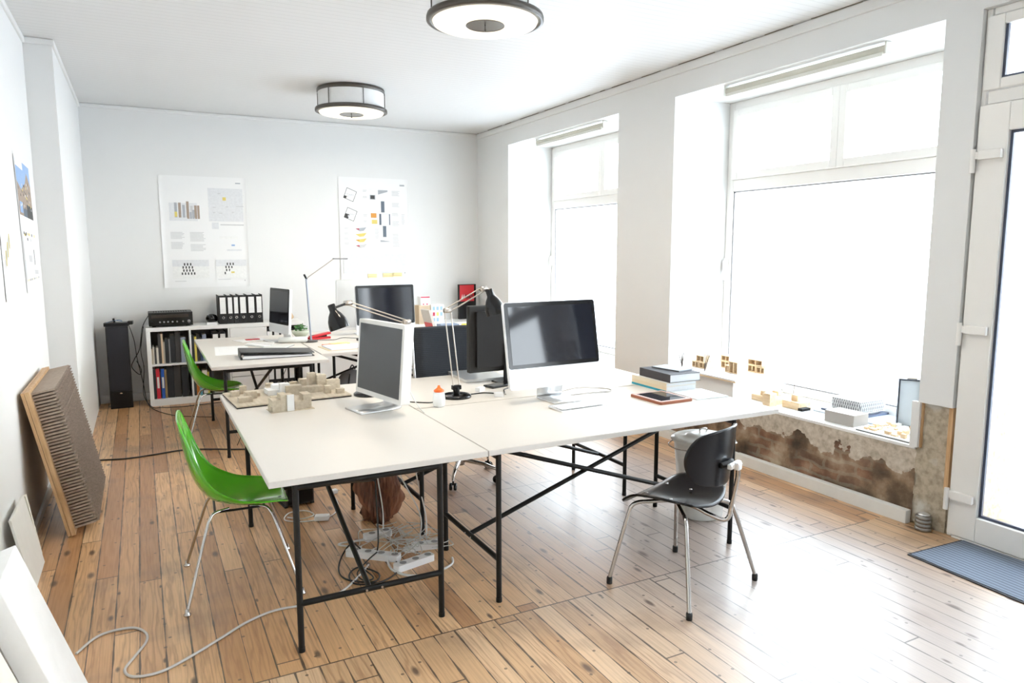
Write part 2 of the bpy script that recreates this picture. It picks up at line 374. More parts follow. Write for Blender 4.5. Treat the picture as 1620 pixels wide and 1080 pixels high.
# window wall: openings 2.63-4.98, 5.80-8.13, and one behind the camera -1.5-1.1; the door 1.42-2.42
HD, SL = 3.0, .49
w = MB()
w.bx(XW, XO, YF, YB, HD, ZC)
for a, b in ((YF, -1.5), (1.1, 1.42), (4.98, 5.80), (8.13, YB)): w.bx(XW, XO, a, b, SL, HD)
w.bx(XW, XO, 2.44, 2.645, .775, HD)
w.bx(XW, 4.195, 2.635, 2.685, SL+.001, .775)      # the narrow strip of panel left hanging down to the sill
for a, b in ((-1.5, 1.1),): w.bx(XW, XO, a, b, 0, SL)
for a, b in ((YF, -1.5), (1.1, 1.42)): w.bx(XW, XO, a, b, 0, SL)
struct(w.build('wall_right', M_WALL))
# ragged masonry left bare below the windows
ms = MB(); random.seed(3)
def rough_face(x, y0, y1, z0, z1, ny, nz, amp):
    return lambda u, v: (x+(random.random()-.5)*amp, y0+(u*.5+.5)*(y1-y0), z0+v*(z1-z0))
ms.bx(4.215, XO, 2.66, YB, 0, SL-.022)
ms.grid(rough_face(4.20, 2.655, YB, 0, SL-.02, 150, 16, .016), 150, 14)
struct(ms.build('wall_right_masonry', M_MAS))
pm = MB(); pm.bx(4.215, XO, 2.43, 2.66, 0, .775); pm.grid(rough_face(4.205, 2.45, 2.66, 0, .775, 8, 24, .008), 8, 28)
pm.bx(4.185, 4.215, 2.44, 2.465, .28, .775, 1); pm.bx(4.19, 4.215, 2.625, 2.635, SL, .775, 1)
struct(pm.build('wall_right_pillar', [M_PIER, M_PLY]))
# sills (white, with a slightly wavy mortar front)
sb = MB(); sb.bx(4.195, XO, 2.66, 5.0, SL-.022, SL); struct(sb.build('trim_1', M_PAINT, bevel=.004))
sb = MB(); sb.bx(4.195, XO, 5.0, 8.3, SL-.022, SL); struct(sb.build('trim_2', M_PAINT, bevel=.004))
sb = MB(); sb.bx(XW-.03, XO, -1.5, 1.1, SL, SL+.02); struct(sb.build('trim_3', M_PAINT, bevel=.004))
# cornices
crk = mat('dark_crack', (.25, .22, .18), .9)
c1 = MB().bx(XW-.018, XW+.01, YF, YB, ZC-.075, ZC-.006)
struct(c1.build('trim_4', M_WALL, bevel=.006))
struct(MB().bx(-.69, -.652, YF, 6.5, ZC-.045, ZC).build('trim_5', M_WALL, bevel=.01))
struct(MB().bx(-.67, -.470, 6.482, 6.5, ZC-.045, ZC).bx(-.50, -.470, 6.5, YB, ZC-.045, ZC).build('trim_6', M_WALL, bevel=.01))
struct(MB().bx(-.487, XW, YB-.018, YB+.01, ZC-.04, ZC).build('trim_7', M_WALL, bevel=.01))
ck = MB(); y = 1.5                           # dark hairline cracks where the cornice meets the boards
while y < 9:
    l = random.uniform(.05, .45); ck.bx(XW-.020, XW-.016, y, min(y+l, 9), ZC-.0058, ZC-.0005); y += l+random.uniform(.04, .3)
struct(ck.build('trim_8', crk))
struct(MB().bx(4.14, 4.19, 2.655, 4.1, 0, .085).bx(4.14, 4.19, 4.1, YB-.02, 0, .08).build('baseboard_right', mat('chalky_white', (.80, .80, .77), .7, bump=.2), bevel=.004))
struct(MB().bx(-.487, XW, YB-.022, YB, 0, .09).build('baseboard_back', M_PAINT, bevel=.005))
struct(MB().bx(-.67, -.65, YF, 6.49, 0, .05).build('baseboard_left', M_PAINT, bevel=.004))

def window(idx, y0, y1, z0=SL, z1=HD, split=2.27):
    x0, x1 = 4.80, 4.88; t = .07
    root = MB()
    root.bx(x0, x1, y0, y0+t, z0, z1).bx(x0, x1, y1-t, y1, z0, z1).bx(x0, x1, y0+t, y1-t, z0, z0+t).bx(x0, x1, y0+t, y1-t, z1-t, z1)
    root.bx(x0, x1, y0+t, y1-t, split-.05, split+.05)
    fr = root.build('window_%d' % idx, M_PVC, bevel=.006); struct(fr)
    ym = (y0+y1)/2
    for a, b in ((y0+t, ym), (ym, y1-t)):
        s = MB(); p = .065; zz0, zz1 = split+.05, z1-t
        s.bx(x0-.025, x1-.02, a, a+p, zz0, zz1).bx(x0-.025, x1-.02, b-p, b, zz0, zz1).bx(x0-.025, x1-.02, a+p, b-p, zz0, zz0+p).bx(x0-.025, x1-.02, a+p, b-p, zz1-p, zz1)
        so = s.build('upper_sash', M_PVC, fr, bevel=.006)
        MB().bx(x0+.01, x0+.018, a+p, b-p, zz0+p, zz1-p).build('window_pane', M_GLASS, so)
    MB().bx(x0+.03, x0+.038, y0+t, y1-t, z0+t, split-.05).build('window_pane', M_GLASS, fr)
    g = MB(); i = .012                        # dark rubber seal
    for a, b, c, d in ((y0+t, y0+t+i, z0+t, split-.05), (y1-t-i, y1-t, z0+t, split-.05), (y0+t, y1-t, z0+t, z0+t+i), (y0+t, y1-t, split-.05-i, split-.05)): g.bx(x0+.018, x0+.028, a, b, c, d)
    g.build('rubber_seal', M_GRY, fr)
    h = MB().bx(x0-.03, x0, y1-.05, y1-.02, 1.50, 1.62).bx(x0-.045, x0-.03, y1-.048, y1-.022, 1.42, 1.60); h.build('handle', M_PVC, fr, bevel=.005)
    return fr
window(1, 2.645, 4.98); window(2, 5.80, 8.13); window(3, -1.5, 1.1)

# door with a transom light
dr = MB(); dx0, dx1 = 4.205, 4.29
dr.bx(dx0, dx1, 1.42, 1.47, 0, 3.0).bx(dx0, dx1, 2.41, 2.438, 0, 3.0).bx(dx0, dx1, 1.47, 2.40, 2.49, 2.56).bx(dx0, dx1, 1.47, 2.40, 2.96, 3.0)
dr.bx(dx0-.02, dx1, 1.47, 2.40, 0, .015)
dr.bx(dx1, XO, 1.40, 1.42, 0, 3.0)
D = struct(dr.build('door_1', M_PVC, bevel=.005))
lf = MB(); lx0, lx1 = 4.180, 4.255; a, b, c, d = 1.475, 2.425, .02, 2.485
lf.bx(lx0, lx1, a, a+.15, c, d).bx(lx0, lx1, b-.16, b, c, d).bx(lx0, lx1, a+.15, b-.16, c, .165).bx(lx0, lx1, a+.15, b-.16, d-.15, d)
LF = lf.build('door_leaf', M_PVC, D, bevel=.006)
MB().bx(4.222, 4.235, a+.15, b-.16, .165, d-.15).build('glass_pane', M_GLASS, LF)
g = MB()
for p in ((b-.175, b-.16, .165, d-.15), (a+.15, a+.165, .165, d-.15), (a+.165, b-.175, .165, .18), (a+.165, b-.175, d-.165, d-.15)): g.bx(4.205, 4.222, *p)
g.build('rubber_seal', mat('blue_grey_seal', (.06, .075, .12), .4), LF)
MB().bx(4.13, 4.18, a+.06, a+.09, 1.02, 1.05).bx(4.125, 4.14, a+.06, a+.20, 1.02, 1.045).build('door_handle', M_ALU, LF, bevel=.005)
ts = MB(); ts.bx(4.190, 4.26, a, a+.09, 2.565, 2.955).bx(4.190, 4.26, b-.09, b, 2.565, 2.955).bx(4.190, 4.26, a+.09, b-.09, 2.565, 2.62).bx(4.190, 4.26, a+.09, b-.09, 2.90, 2.955)
TS = ts.build('transom_sash', M_PVC, D, bevel=.006); MB().bx(4.222, 4.235, a+.09, b-.09, 2.62, 2.90).build('glass_pane', M_GLASS, TS)
g = MB(); g.bx(4.205, 4.222, b-.105, b-.09, 2.62, 2.90).bx(4.205, 4.222, a+.09, b-.105, 2.62, 2.632); g.build('rubber_seal', _m['blue_grey_seal'], TS)
MB().bx(4.16, 4.20, 2.0, 2.16, 2.515, 2.535).bx(4.16, 4.20, 2.15, 2.165, 2.50, 2.55).build('transom_stay', M_NIC, TS, bevel=.002)
for z in (.24, 1.22, 2.19):
    h = MB().bx(4.15, 4.18, 2.28, 2.40, z, z+.05); h.tube([(4.158, 2.428, z-.07), (4.158, 2.428, z+.06)], .014, 12); h.bx(4.155, 4.18, 2.39, 2.43, z+.005, z+.045)
    h.build('hinge', M_PVC, D, bevel=.004)
struct(D)
# outside
st_ = MB().bx(XO, 40, -25, 40, -.25, -.12); struct(st_.build('ground', mat('pale_pavement', (.62, .63, .66), .8, var=.12, vs=.6)))
struct(MB().bx(XO, XO+.7, -3, 10, -.12, .0).build('trim_9', mat('stone_plinth', (.6, .6, .58), .8)))

# ------------------------------------------------------------------ desks
def desk(cx, cy, rz, L_, Wf, top, label, group):
    """frame of L_ x Wf centred on the origin, long axis local x; top = (x0,x1,y0,y1) local"""
    t = thing('trestle_desk', label, 'desk', (cx, cy, 0), rz, group)
    zt = T-.027
    MB().bx(*top, zt, T-.003, 1).bx(top[0]+.001, top[1]-.001, top[2]+.001, top[3]-.001, T-.003, T).build('desk_top', [M_TOP, M_EDGE], t, bevel=.0015)
    r = .0135
    for sx in (-1, 1):
        for sy in (-1, 1):
            x, y = sx*L_/2, sy*Wf/2
            lg = MB().bar((x, y, .008), (x, y, zt), r, 12); lg.bar((x, y, 0), (x, y, .02), r+.0015, 12)
            lg.build('leg', M_BLK, t)
        MB().bar((sx*L_/2, -Wf/2, zt-.016), (sx*L_/2, Wf/2, zt-.016), r, 12).build('upper_rail', M_BLK, t)
        lr = MB().bar((sx*L_/2, -Wf/2, .215), (sx*L_/2, Wf/2, .215), r, 12)
        for q in (-.035, .035): lr.bar((sx*(L_/2+.011), q, .215), (sx*(L_/2+.017), q, .215), .005, 8, 1)
        lr.build('lower_rail', [M_BLK, M_NIC], t)
    e = L_/2-.01
    MB().bar((-e, .018, .215), (e, .018, zt-.03), .0125, 12).build('cross_brace', M_BLK, t)
    MB().bar((e, -.018, .215), (-e, -.018, zt-.03), .0125, 12).build('cross_brace', M_BLK, t)
    return t
G = 'white topped trestle desks'
desk(.835, 3.727, pi/2, 1.563, .641, (-.80, 1.18, -.558, .427), 'white trestle desk at front left holding the slim white monitor and grey city model', G)
desk(2.205, 3.285, 0, 1.50, .68, (-.807, 1.09, -.355, .64), 'white trestle desk in front right with keyboard, big black-screened computer and stack of books', G)
desk(2.16, 4.23, 0, 1.49, .66, (-.76, 1.135, -.295, .675), 'white trestle desk behind the big computer, where black mesh chair sits', G)
desk(.905, 6.88, pi/2, 1.45, .69, (-.755, 1.3, -.495, .445), 'white trestle desk in back left with closed black ring binder on it', G)
desk(2.3, 6.92, 0, 1.5, .66, (-.888, 1.05, -.45, .45), 'white trestle desk in back row with dark glossy screen and open papers', G)
desk(2.3, 7.84, 0, 1.5, .66, (-.888, 1.05, -.465, .44), 'white trestle desk against which rear row screen with white back stands', G)

# ------------------------------------------------------------------ chairs
def lerp_prof(P, v):
    k = len(P)-1; x = v*k; i = min(int(x), k-1); t = x-i
    g = lambda j: Vector(P[max(0, min(k, j))])
    a, b, c, d = g(i-1), g(i), g(i+1), g(i+2)
    return .5*((2*b)+(c-a)*t+(2*a-5*b+4*c-d)*t*t+(3*b-3*c+d-a)*t*t*t)
def shell_chair(label):
    t = thing('shell_chair', label, 'chair', group='green shell chairs')
    #        x, z, halfwidth, edge lift
    prof = [(-.262, .895, .125, .004), (-.262, .874, .190, .014), (-.247, .765, .212, .036), (-.225, .655, .222, .052), (-.192, .555, .228, .068), (-.140, .482, .236, .080),
            (-.070, .447, .242, .074), (.01, .433, .243, .056), (.10, .434, .236, .040), (.175, .441, .218, .024), (.215, .440, .185, .010), (.228, .432, .13, .0)]
    def fn(u, v):
        p = lerp_prof(prof, v); q = lerp_prof(prof, min(1, v+.01)) - lerp_prof(prof, max(0, v-.01))
        n = Vector((-q[1], q[0])); n.normalize()        # profile normal, turned towards the sitter
        l = p[3]*abs(u)**2.3
        return (p[0]+n[0]*l, u*p[2]*(1-.06*abs(u)**4), p[1]+n[1]*l)
    MB().grid(fn, 22, 34).build('seat_shell', M_GREEN, t, solid=.006)
    # rolled rim
    ed = [fn(-1, j/30) for j in range(31)] + [fn(-1+2*i/10, 1) for i in range(1, 11)] + [fn(1, 1-j/30) for j in range(1, 31)] + [fn(1-2*i/10, 0) for i in range(1, 10)]
    MB().tube(ed, .0048, 8, closed=True).build('rim', M_GREEN, t)
    for sx in (-1, 1):
        for sy in (-1, 1):
            fx, fy = sx*.262, sy*.292
            pts = spline([(sx*.05, sy*.10, .424), (sx*.115, sy*.135, .423), (sx*.140, sy*.155, .400), (sx*.165, sy*.18, .335), (fx, fy, .012)], 5)
            lg = MB().tube(pts, .0075, 10).build('leg', M_CHR, t)
            MB().lathe([(0, 0), (.017, 0), (.018, .006), (.010, .014), (.008, .03), (0, .032)], 16, M=TR(fx, fy, 0)).build('foot_glide', M_CHR, lg)
    br = MB()
    for sx in (-1, 1): br.tube([(sx*.115, -.125, .422), (sx*.115, .125, .422)], .006, 8)
    for sy in (-1, 1): br.tube([(-.115, sy*.125, .422), (.115, sy*.125, .422)], .006, 8)
    br.build('under_frame', M_BLK, t)
    return t
gc = shell_chair('bright green shell chair in front, tucked to the near left desk')
gc.location = (.375, 3.78, 0); gc.rotation_euler = (0, 0, R(-3))
dup(gc, (.555, 6.93, 0), R(-3), 'farther green shell chair, standing at back left desk before the bookshelf')

def disc(u, w):      # square -> disc
    return u*math.sqrt(1-w*w/2), w*math.sqrt(1-u*u/2)
def ply_chair():
    t = thing('plywood_chair', 'black lacquered plywood chair with chrome legs before the right-hand desk', 'chair', (2.385, 2.695, 0), R(110))
    # local +x is the front, the backrest turns its rear to the camera
    def seat(u, v):
        w = v*2-1; du, dw = disc(u, w)
        k = .62
        su, sw = u*(1-k)+du*k*1.12, w*(1-k)+dw*k*1.12      # rounded square
        hw = .20+.04*(sw+1)/2+.0
        x = .06+.215*sw; y = su*hw-.015
        z = .457+.034*abs(su)**2.2*(1-.5*max(0, sw))-.016*math.exp(-((sw+.25)/.45)**2)*(1-su*su)
        z -= .055*max(0, (sw-.35)/.65)**2*(1+.35*abs(su)**2)
        return (x, y, z)
    so = MB().grid(seat, 24, 24).build('seat', M_PLYB, t, solid=.011)
    sc = MB()
    for x, y in ((.02, .10), (.02, -.10), (.16, .10), (.16, -.10)): sc.lathe([(0, .004), (.007, .003), (.008, 0)], 12, M=TR(x, y, .4635))
    sc.build('screw', M_CHR, so)
    def back(u, v):
        w = v*2-1; du, dw = disc(u, w); k = .72
        su, sw = u*(1-k)+du*k*1.13, w*(1-k)+dw*k*1.13
        return (-.190-.028*(sw*.5+.5)+.085*su*su, su*.212-.03, .700+sw*.135+.010*su*su)
    bo = MB().grid(back, 22, 18).build('backrest', M_PLYB, t, solid=.010, sub=1)
    MB().tube([(-.203, -.085, .665), (-.225, -.03, .665), (-.203, .025, .665)], [.014, .020, .014], 12).build('rubber_mount', M_RUB, bo)
    s = MB().tube(spline([(.10, 0, .425), (-.05, 0, .418), (-.13, 0, .400), (-.205, -.01, .385), (-.232, -.02, .405), (-.240, -.025, .46), (-.264, -.03, .60), (-.264, -.03, .665)], 6), .0115, 12)
    s.build('back_support', M_CHR, t)
    MB().bx(-.258, -.232, -.085, .025, .652, .678).bx(-.278, -.250, -.050, -.010, .645, .682).build('back_bracket', M_ALU, t, bevel=.006)
    Mi = (Matrix.Translation((2.385, 2.695, 0)) @ Matrix.Rotation(R(110), 4, 'Z')).inverted()
    for fx, fy in ((2.044, 2.855), (2.158, 2.382), (2.599, 3.001), (2.732, 2.535)):
        f = Mi @ Vector((fx, fy, 0)); x, y = f.x, f.y; c = Vector((.05, 0)); d = Vector((x, y))-c
        g = lambda k, z: (c.x+d.x*k, c.y+d.y*k, z)
        pts = spline([g(.12, .426), g(.42, .426), g(.58, .424), g(.68, .405), g(.735, .355), g(1, .03)], 6)
        lg = MB().tube(pts, .0105, 12).build('leg', M_CHR, t)
        MB().lathe([(0, 0), (.0145, 0), (.015, .028), (.0125, .036), (0, .036)], 16, M=TR(x, y, 0)).build('rubber_foot', M_RUB, lg)
    return t
ply_chair()

def mesh_chair():
    t = thing('office_chair', 'black mesh office chair with chrome frame and castors behind the desk', 'chair', (2.05, 4.80, 0), R(-4))
    # faces -y
    def sl(u, v):      # seat 0..1 front to rear, then back
        P = [(-.27, .455), (-.25, .475), (-.1, .465), (.1, .455), (.2, .462), (.255, .51), (.275, .60), (.30, .75), (.325, .88), (.345, 1.06), (.352, 1.105), (.372, 1.10)]
        p = lerp_prof(P, v); return (u*.255, p[0]+.012*abs(u)**2*(-1 if v > .5 else 0), p[1]+(.012*abs(u)**2 if v < .45 else 0))
    fab = stripe_material('ribbed_black_mesh', (.009, .012, .018), (.018, .024, .034), 2, .014, .5, .5)
    MB().grid(lambda u, v: sl(u, v*.42), 6, 16).build('seat', fab, t, solid=.012)
    MB().grid(lambda u, v: sl(u, .42+v*.58), 6, 24).build('backrest', fab, t, solid=.012)
    for s in (-1, 1):
        MB().tube([Vector(sl(s*1.03, j/24)) for j in range(24)], .012, 8).build('side_rail', M_CHR, t)
        MB().tube(spline([(s*.265, .24, .50), (s*.30, .235, .56), (s*.315, .18, .655), (s*.315, .0, .665), (s*.315, -.12, .65), (s*.30, -.14, .56), (s*.265, -.10, .475)], 5), .010, 8).build('armrest', M_CHR, t)
    MB().bar((0, 0, .17), (0, 0, .43), .025, 16).bx(-.09, .09, -.08, .08, .415, .445).build('gas_lift', M_CHR, t)
    b = MB().lathe([(0, .10), (.035, .10), (.035, .18), (0, .18)], 20)
    for k in range(5):
        a = 2*pi*k/5+R(25); b.tube([(.03*cos(a), .03*sin(a), .14), (.2*cos(a), .2*sin(a), .125), (.30*cos(a), .30*sin(a), .10), (.305*cos(a), .305*sin(a), .07)], [.018, .015, .012, .009], 10)
    b.build('star_base', M_CHR, t)
    for k in range(5):
        a = 2*pi*k/5+R(25); x, y = .305*cos(a), .305*sin(a)
        c = MB()
        for s in (-.016, .016): c.lathe([(0, -.009), (.025, -.009), (.028, 0), (.025, .009), (0, .009)], 18, M=TR(x, y, .028) @ Matrix.Rotation(a, 4, 'Z') @ Matrix.Rotation(pi/2, 4, 'X') @ TR(0, 0, s))
        c.bar((x, y, .04), (x, y, .078), .008, 8)
        c.build('caster', M_BLKG, t)
    return t
mesh_chair()

# ------------------------------------------------------------------ computers
def imac(name, label, loc, rz, w=.65, h=.515, chin=.115, tilt=-4, back=M_SILV, foot=True):
    t = thing(name, label, 'computer', loc, rz)          # screen faces local -y
    Mt = TR(0, 0, .085, rx=R(tilt))
    b = MB().prism(rrect(w, h, .02, cx=0, cy=h/2), -.016, .010, 0, Mt @ Matrix.Rotation(pi/2, 4, 'X'), True)
    v = []                                                # bulged back
    def bk(u, q): 
        x = u*w/2*.97; z = h*.5+(q*2-1)*h/2*.97; d = .016+.028*(1-abs(u)**2.5)*(1-abs(q*2-1)**2.5); return (x, d, z)
    b.grid(bk, 10, 10, 0, Mt)
    b.build('housing', back, t, bevel=.002)
    g = MB().prism(rrect(w-.006, h-chin-.004, .016, cx=0, cy=chin+(h-chin)/2-.001), .0102, .0125, 0, Mt @ Matrix.Rotation(pi/2, 4, 'X')).build('screen_bezel', M_BLKG, t)
    MB().bx(-w/2+.028, w/2-.028, -.0140, -.0126, chin+.026, h-.028, 0, Mt).build('screen', M_SCR, g)
    ft = MB(); fwid = .095
    P = spline([(0, -.135, .006), (0, -.05, .006), (0, .055, .008), (0, .085, .03), (0, .072, .10), (0, .055, .20), (0, .045, .27)], 4)
    v = []; f = []
    for i, p in enumerate(P):
        hw = fwid*(1.12 if i < 10 else 1.0)
        v += [(-hw, p[1], p[2]), (hw, p[1], p[2])]
    for i in range(len(P)-1): f.append((2*i, 2*i+1, 2*i+3, 2*i+2))
    ft.add(v, f, 0, True); ft.build('foot', M_ALU, t, solid=.009)
    return t
imac('all_in_one_computer', 'large all-in-one computer with glossy black screen and white chin, front right desk', (2.285, 3.79, T), R(3), .685, .535, .125, -10)
imac('all_in_one_computer', 'all-in-one computer seen edge-on by the binders on the back left desk', (1.24, 7.62, T), R(-77), .50, .46, .09)
imac('all_in_one_computer', 'all-in-one computer with glossy dark screen in the back row, facing the camera', (2.185, 6.98, T), R(2), .62, .50, .10)
imac('all_in_one_computer', 'white-backed screen turned away, behind the dark screen of back row', (2.20, 7.78, T), R(180), .66, .53, .11, back=mat('soft_white_back', (.66, .67, .67), .45))
def cinema():
    t = thing('flat_monitor', 'slim white-framed monitor with matte grey screen, angled on near left desk', 'monitor', (1.215, 4.06, T), R(-79))
    w, h = .56, .455
    Mt = TR(0, 0, .06, rx=R(-5))
    fr = MB(); b_ = .024
    fr.prism(rrect(w, h, .012, cx=0, cy=h/2), -.045, .014, 0, Mt @ Matrix.Rotation(pi/2, 4, 'X'), True)
    fr.build('frame', mat('warm_white_frame', (.84, .82, .79), .35), t, bevel=.004)
    MB().bx(-w/2+b_, w/2-b_, -.0158, -.0146, b_+.006, h-b_, 0, Mt).build('screen', M_SCRG, t)
    P = spline([(0, -.17, .005), (0, -.06, .005), (0, .06, .006), (0, .092, .02), (0, .085, .07), (0, .05, .17), (0, .035, .22)], 4)
    v = []; f = []
    for p in P: v += [(-.105, p[1], p[2]), (.105, p[1], p[2])]
    for i in range(len(P)-1): f.append((2*i, 2*i+1, 2*i+3, 2*i+2))
    MB().add(v, f, 0, True).build('foot', M_ALU, t, solid=.008)
    return t
cinema()
def dark_monitor():
    t = thing('flat_monitor', 'dark grey monitor seen from behind, beside the big computer', 'monitor', (2.285, 4.50, T), R(4))
    w, h = .60, .47; z0 = .080
    dk = mat('charcoal_plastic', (.022, .021, .020), .42, spec=.35); dk2 = mat('darker_back', (.012, .011, .011), .5, spec=.3)
    MB().bx(-w/2, w/2, -.012, .035, z0, z0+h).build('housing', dk, t, bevel=.008)
    MB().prism(rrect(w-.09, h-.08, .01), 0, .03, 0, TR(0, -.012, z0+h/2, rx=R(90))).build('rear_cover', dk2, t, bevel=.01)
    MB().bx(-w/2+.02, w/2-.02, .035, .037, z0+.02, z0+h-.02).build('screen', M_SCR, t)
    MB().bx(-.04, .04, -.055, -.03, .01, z0+.2).bx(-.11, .11, -.15, .02, 0, .012).build('stand', M_BLKP, t, bevel=.004)
dark_monitor()
def laptop(label, loc, rz, w=.36, d=.25, m=None):
    t = thing('closed_laptop', label, 'laptop', loc, rz)
    MB().prism(rrect(w, d, .018), .002, .013).build('base', m or M_ALU, t, bevel=.002)
    MB().prism(rrect(w, d, .018), .0135, .021).build('lid', m or M_ALU, t, bevel=.002)
    MB().bx(-w/2+.03, w/2-.03, -d/2+.03, d/2-.03, 0, .002).build('feet', M_RUB, t)
laptop('closed silver laptop lying on desk between black lamp and dark monitor', (2.165, 4.745, T), R(-4), .32, .40)

def keyboard(label, loc, rz, w=.335, d=.15):
    t = thing('keyboard', label, 'keyboard', loc, rz)
    MB().prism(rrect(w, d, .01), .002, .010, 0, TR(rx=R(2))).bar((-w/2+.006, d/2-.012, .008), (w/2-.006, d/2-.012, .008), .008, 10, 0).build('case', M_ALU, t, bevel=.002)
    k = MB(); rows = 5
    for r in range(rows):
        y = -d/2+.014+r*(d-.035)/rows; n = 14 if r else 9; x = -w/2+.012; W_ = w-.024
        for i in range(n):
            a = x+i*W_/n; 
            if r == 0 and i == 4: k.bx(a+.0015-.0, a+W_/n-.0015, y, y+.018, .0105, .0145)
            else: k.bx(a+.0015, a+W_/n-.0015, y, y+.018, .0105, .0145)
    k.build('keys', M_WHT, t, bevel=.001, seg=1)
keyboard('slim white keyboard in front of the big all-in-one computer', (2.275, 3.53, T), R(3))
keyboard('slim pale keyboard lying among papers on the back left desk', (.99, 7.3, T), R(-62), .30, .12)
single(MB().grid(lambda u, v: (u*.05*(1), (v*2-1)*.03*(1), .022*(1-abs(u)**3)*(1-abs(v*2-1)**3)), 10, 8).prism(rrect(.10, .06, .028), 0, .004), 'computer_mouse', M_WHT, 'white computer mouse beside open papers on the back-row desk', 'mouse', (1.93, 6.86, T), (0, 0, R(70)))

# ------------------------------------------------------------------ lamps
def arch_lamp(label, base, pts_rel, head_dir, head_at, twin=.028, discr=.095):
    """pts_rel: elbow and shoulder points relative to base; base is on the desk"""
    t = thing('desk_lamp', label, 'lamp', base)
    MB().lathe([(0, 0), (discr, 0), (discr, .012), (discr-.012, .020), (.02, .022), (0, .022)], 36).build('lamp_base', M_BLKG, t)
    MB().lathe([(0, .02), (.02, .02), (.022, .055), (.016, .07), (0, .07)], 18).bx(-.03, .03, -.016, .016, .05, .078).build('swivel', M_BLKP, t, bevel=.004)
    A, B = Vector((0, 0, .075)), Vector(pts_rel[0]); Cc = Vector(pts_rel[1])
    for nm, p, q in (('lower_arm', A, B), ('upper_arm', B, Cc)):
        d = (q-p).normalized(); s = d.cross(Vector((0, 0, 1))) if abs(d.z) < .98 else Vector((1, 0, 0)); s = Vector((s.x, s.y, 0)).normalized()*twin/2
        side = s if nm == 'lower_arm' else d.cross(s).normalized()*twin*.35
        MB().bar(p+side, q+side, .0042, 8).bar(p-side, q-side, .0042, 8).build(nm, M_NIC, t)
    for p in (B, Cc): MB().lathe([(0, -.026), (.016, -.026), (.016, .026), (0, .026)], 14, 0, zto(Vector((.9, .3, 0)), p)).build('joint', M_NIC, t)
    # small spring between the arms
    hd = Vector(head_dir).normalized(); Hd = Vector(head_at)
    Mh = zto(hd, Hd)
    nk = MB().tube([Cc, Cc+(Hd-Cc)*.6, Hd], .008, 8); nk.lathe([(0, -.010), (.016, -.010), (.016, .010), (0, .010)], 12, 0, zto((.9, .3, 0), Cc)); nk.build('head_joint', M_BLKP, t)
    pr_ = [(.0, -.028), (.020, -.028), (.0235, -.022), (.0235, .012), (.026, .020), (.042, .042), (.057, .075), (.063, .105), (.064, .135)]
    sh = MB().lathe(pr_, 32, 0, Mh); sh.lathe([(.062, .135), (.058, .10), (.05, .07), (.03, .04), (0, .03)], 32, 1, Mh)
    s = sh.build('lamp_shade', [M_BLKG, M_WHT], t)
    MB().lathe([(0, .04), (.012, .045), (.022, .07), (.024, .09), (.016, .108), (0, .114)], 20, 0, Mh).build('bulb', mat('frosted_bulb', (.9, .9, .86), .3), s)
    return t
b1 = Vector((1.744, 4.133, T))
arch_lamp('black desk lamp with twin nickel arms, its head beside big screen', b1, [Vector((1.69, 4.13, 1.325))-b1, Vector((1.925, 4.10, 1.455))-b1],
          (.28, -.10, -1), Vector((1.965, 4.09, 1.425))-b1, .042)
b2 = Vector((1.272, 4.475, T))
arch_lamp('black desk lamp with long nickel arm reaching over from behind slim white monitor', b2, [Vector((1.555, 4.52, 1.225))-b2, Vector((1.175, 4.56, 1.362))-b2],
          (.30, -.16, -1), Vector((1.060, 4.50, 1.335))-b2, .03, .098)
def thin_lamp():
    t = thing('task_lamp', 'thin grey task lamp with angled arm on the back row desk', 'lamp', (1.51, 7.38, T))
    gm = mat('grey_lacquer', (.33, .36, .42), .35, .3)
    MB().lathe([(0, 0), (.065, 0), (.065, .012), (.055, .018), (0, .018)], 32).build('lamp_base', mat('dark_bronze', (.06, .055, .05), .4), t)
    MB().tube([(0, 0, .015), (-.025, .01, .655)], .0095, 10).build('pole', gm, t)
    MB().tube([(-.045, .01, .69), (-.02, .01, .64)], .010, 10).build('joint', M_BLKP, t)
    MB().tube([(-.028, .01, .645), (.265, .02, .845)], .005, 8).build('arm', M_NIC, t)
    MB().bx(.255, .40, -.02, .045, .838, .852).build('lamp_head', M_GRY, t, bevel=.005)
thin_lamp()

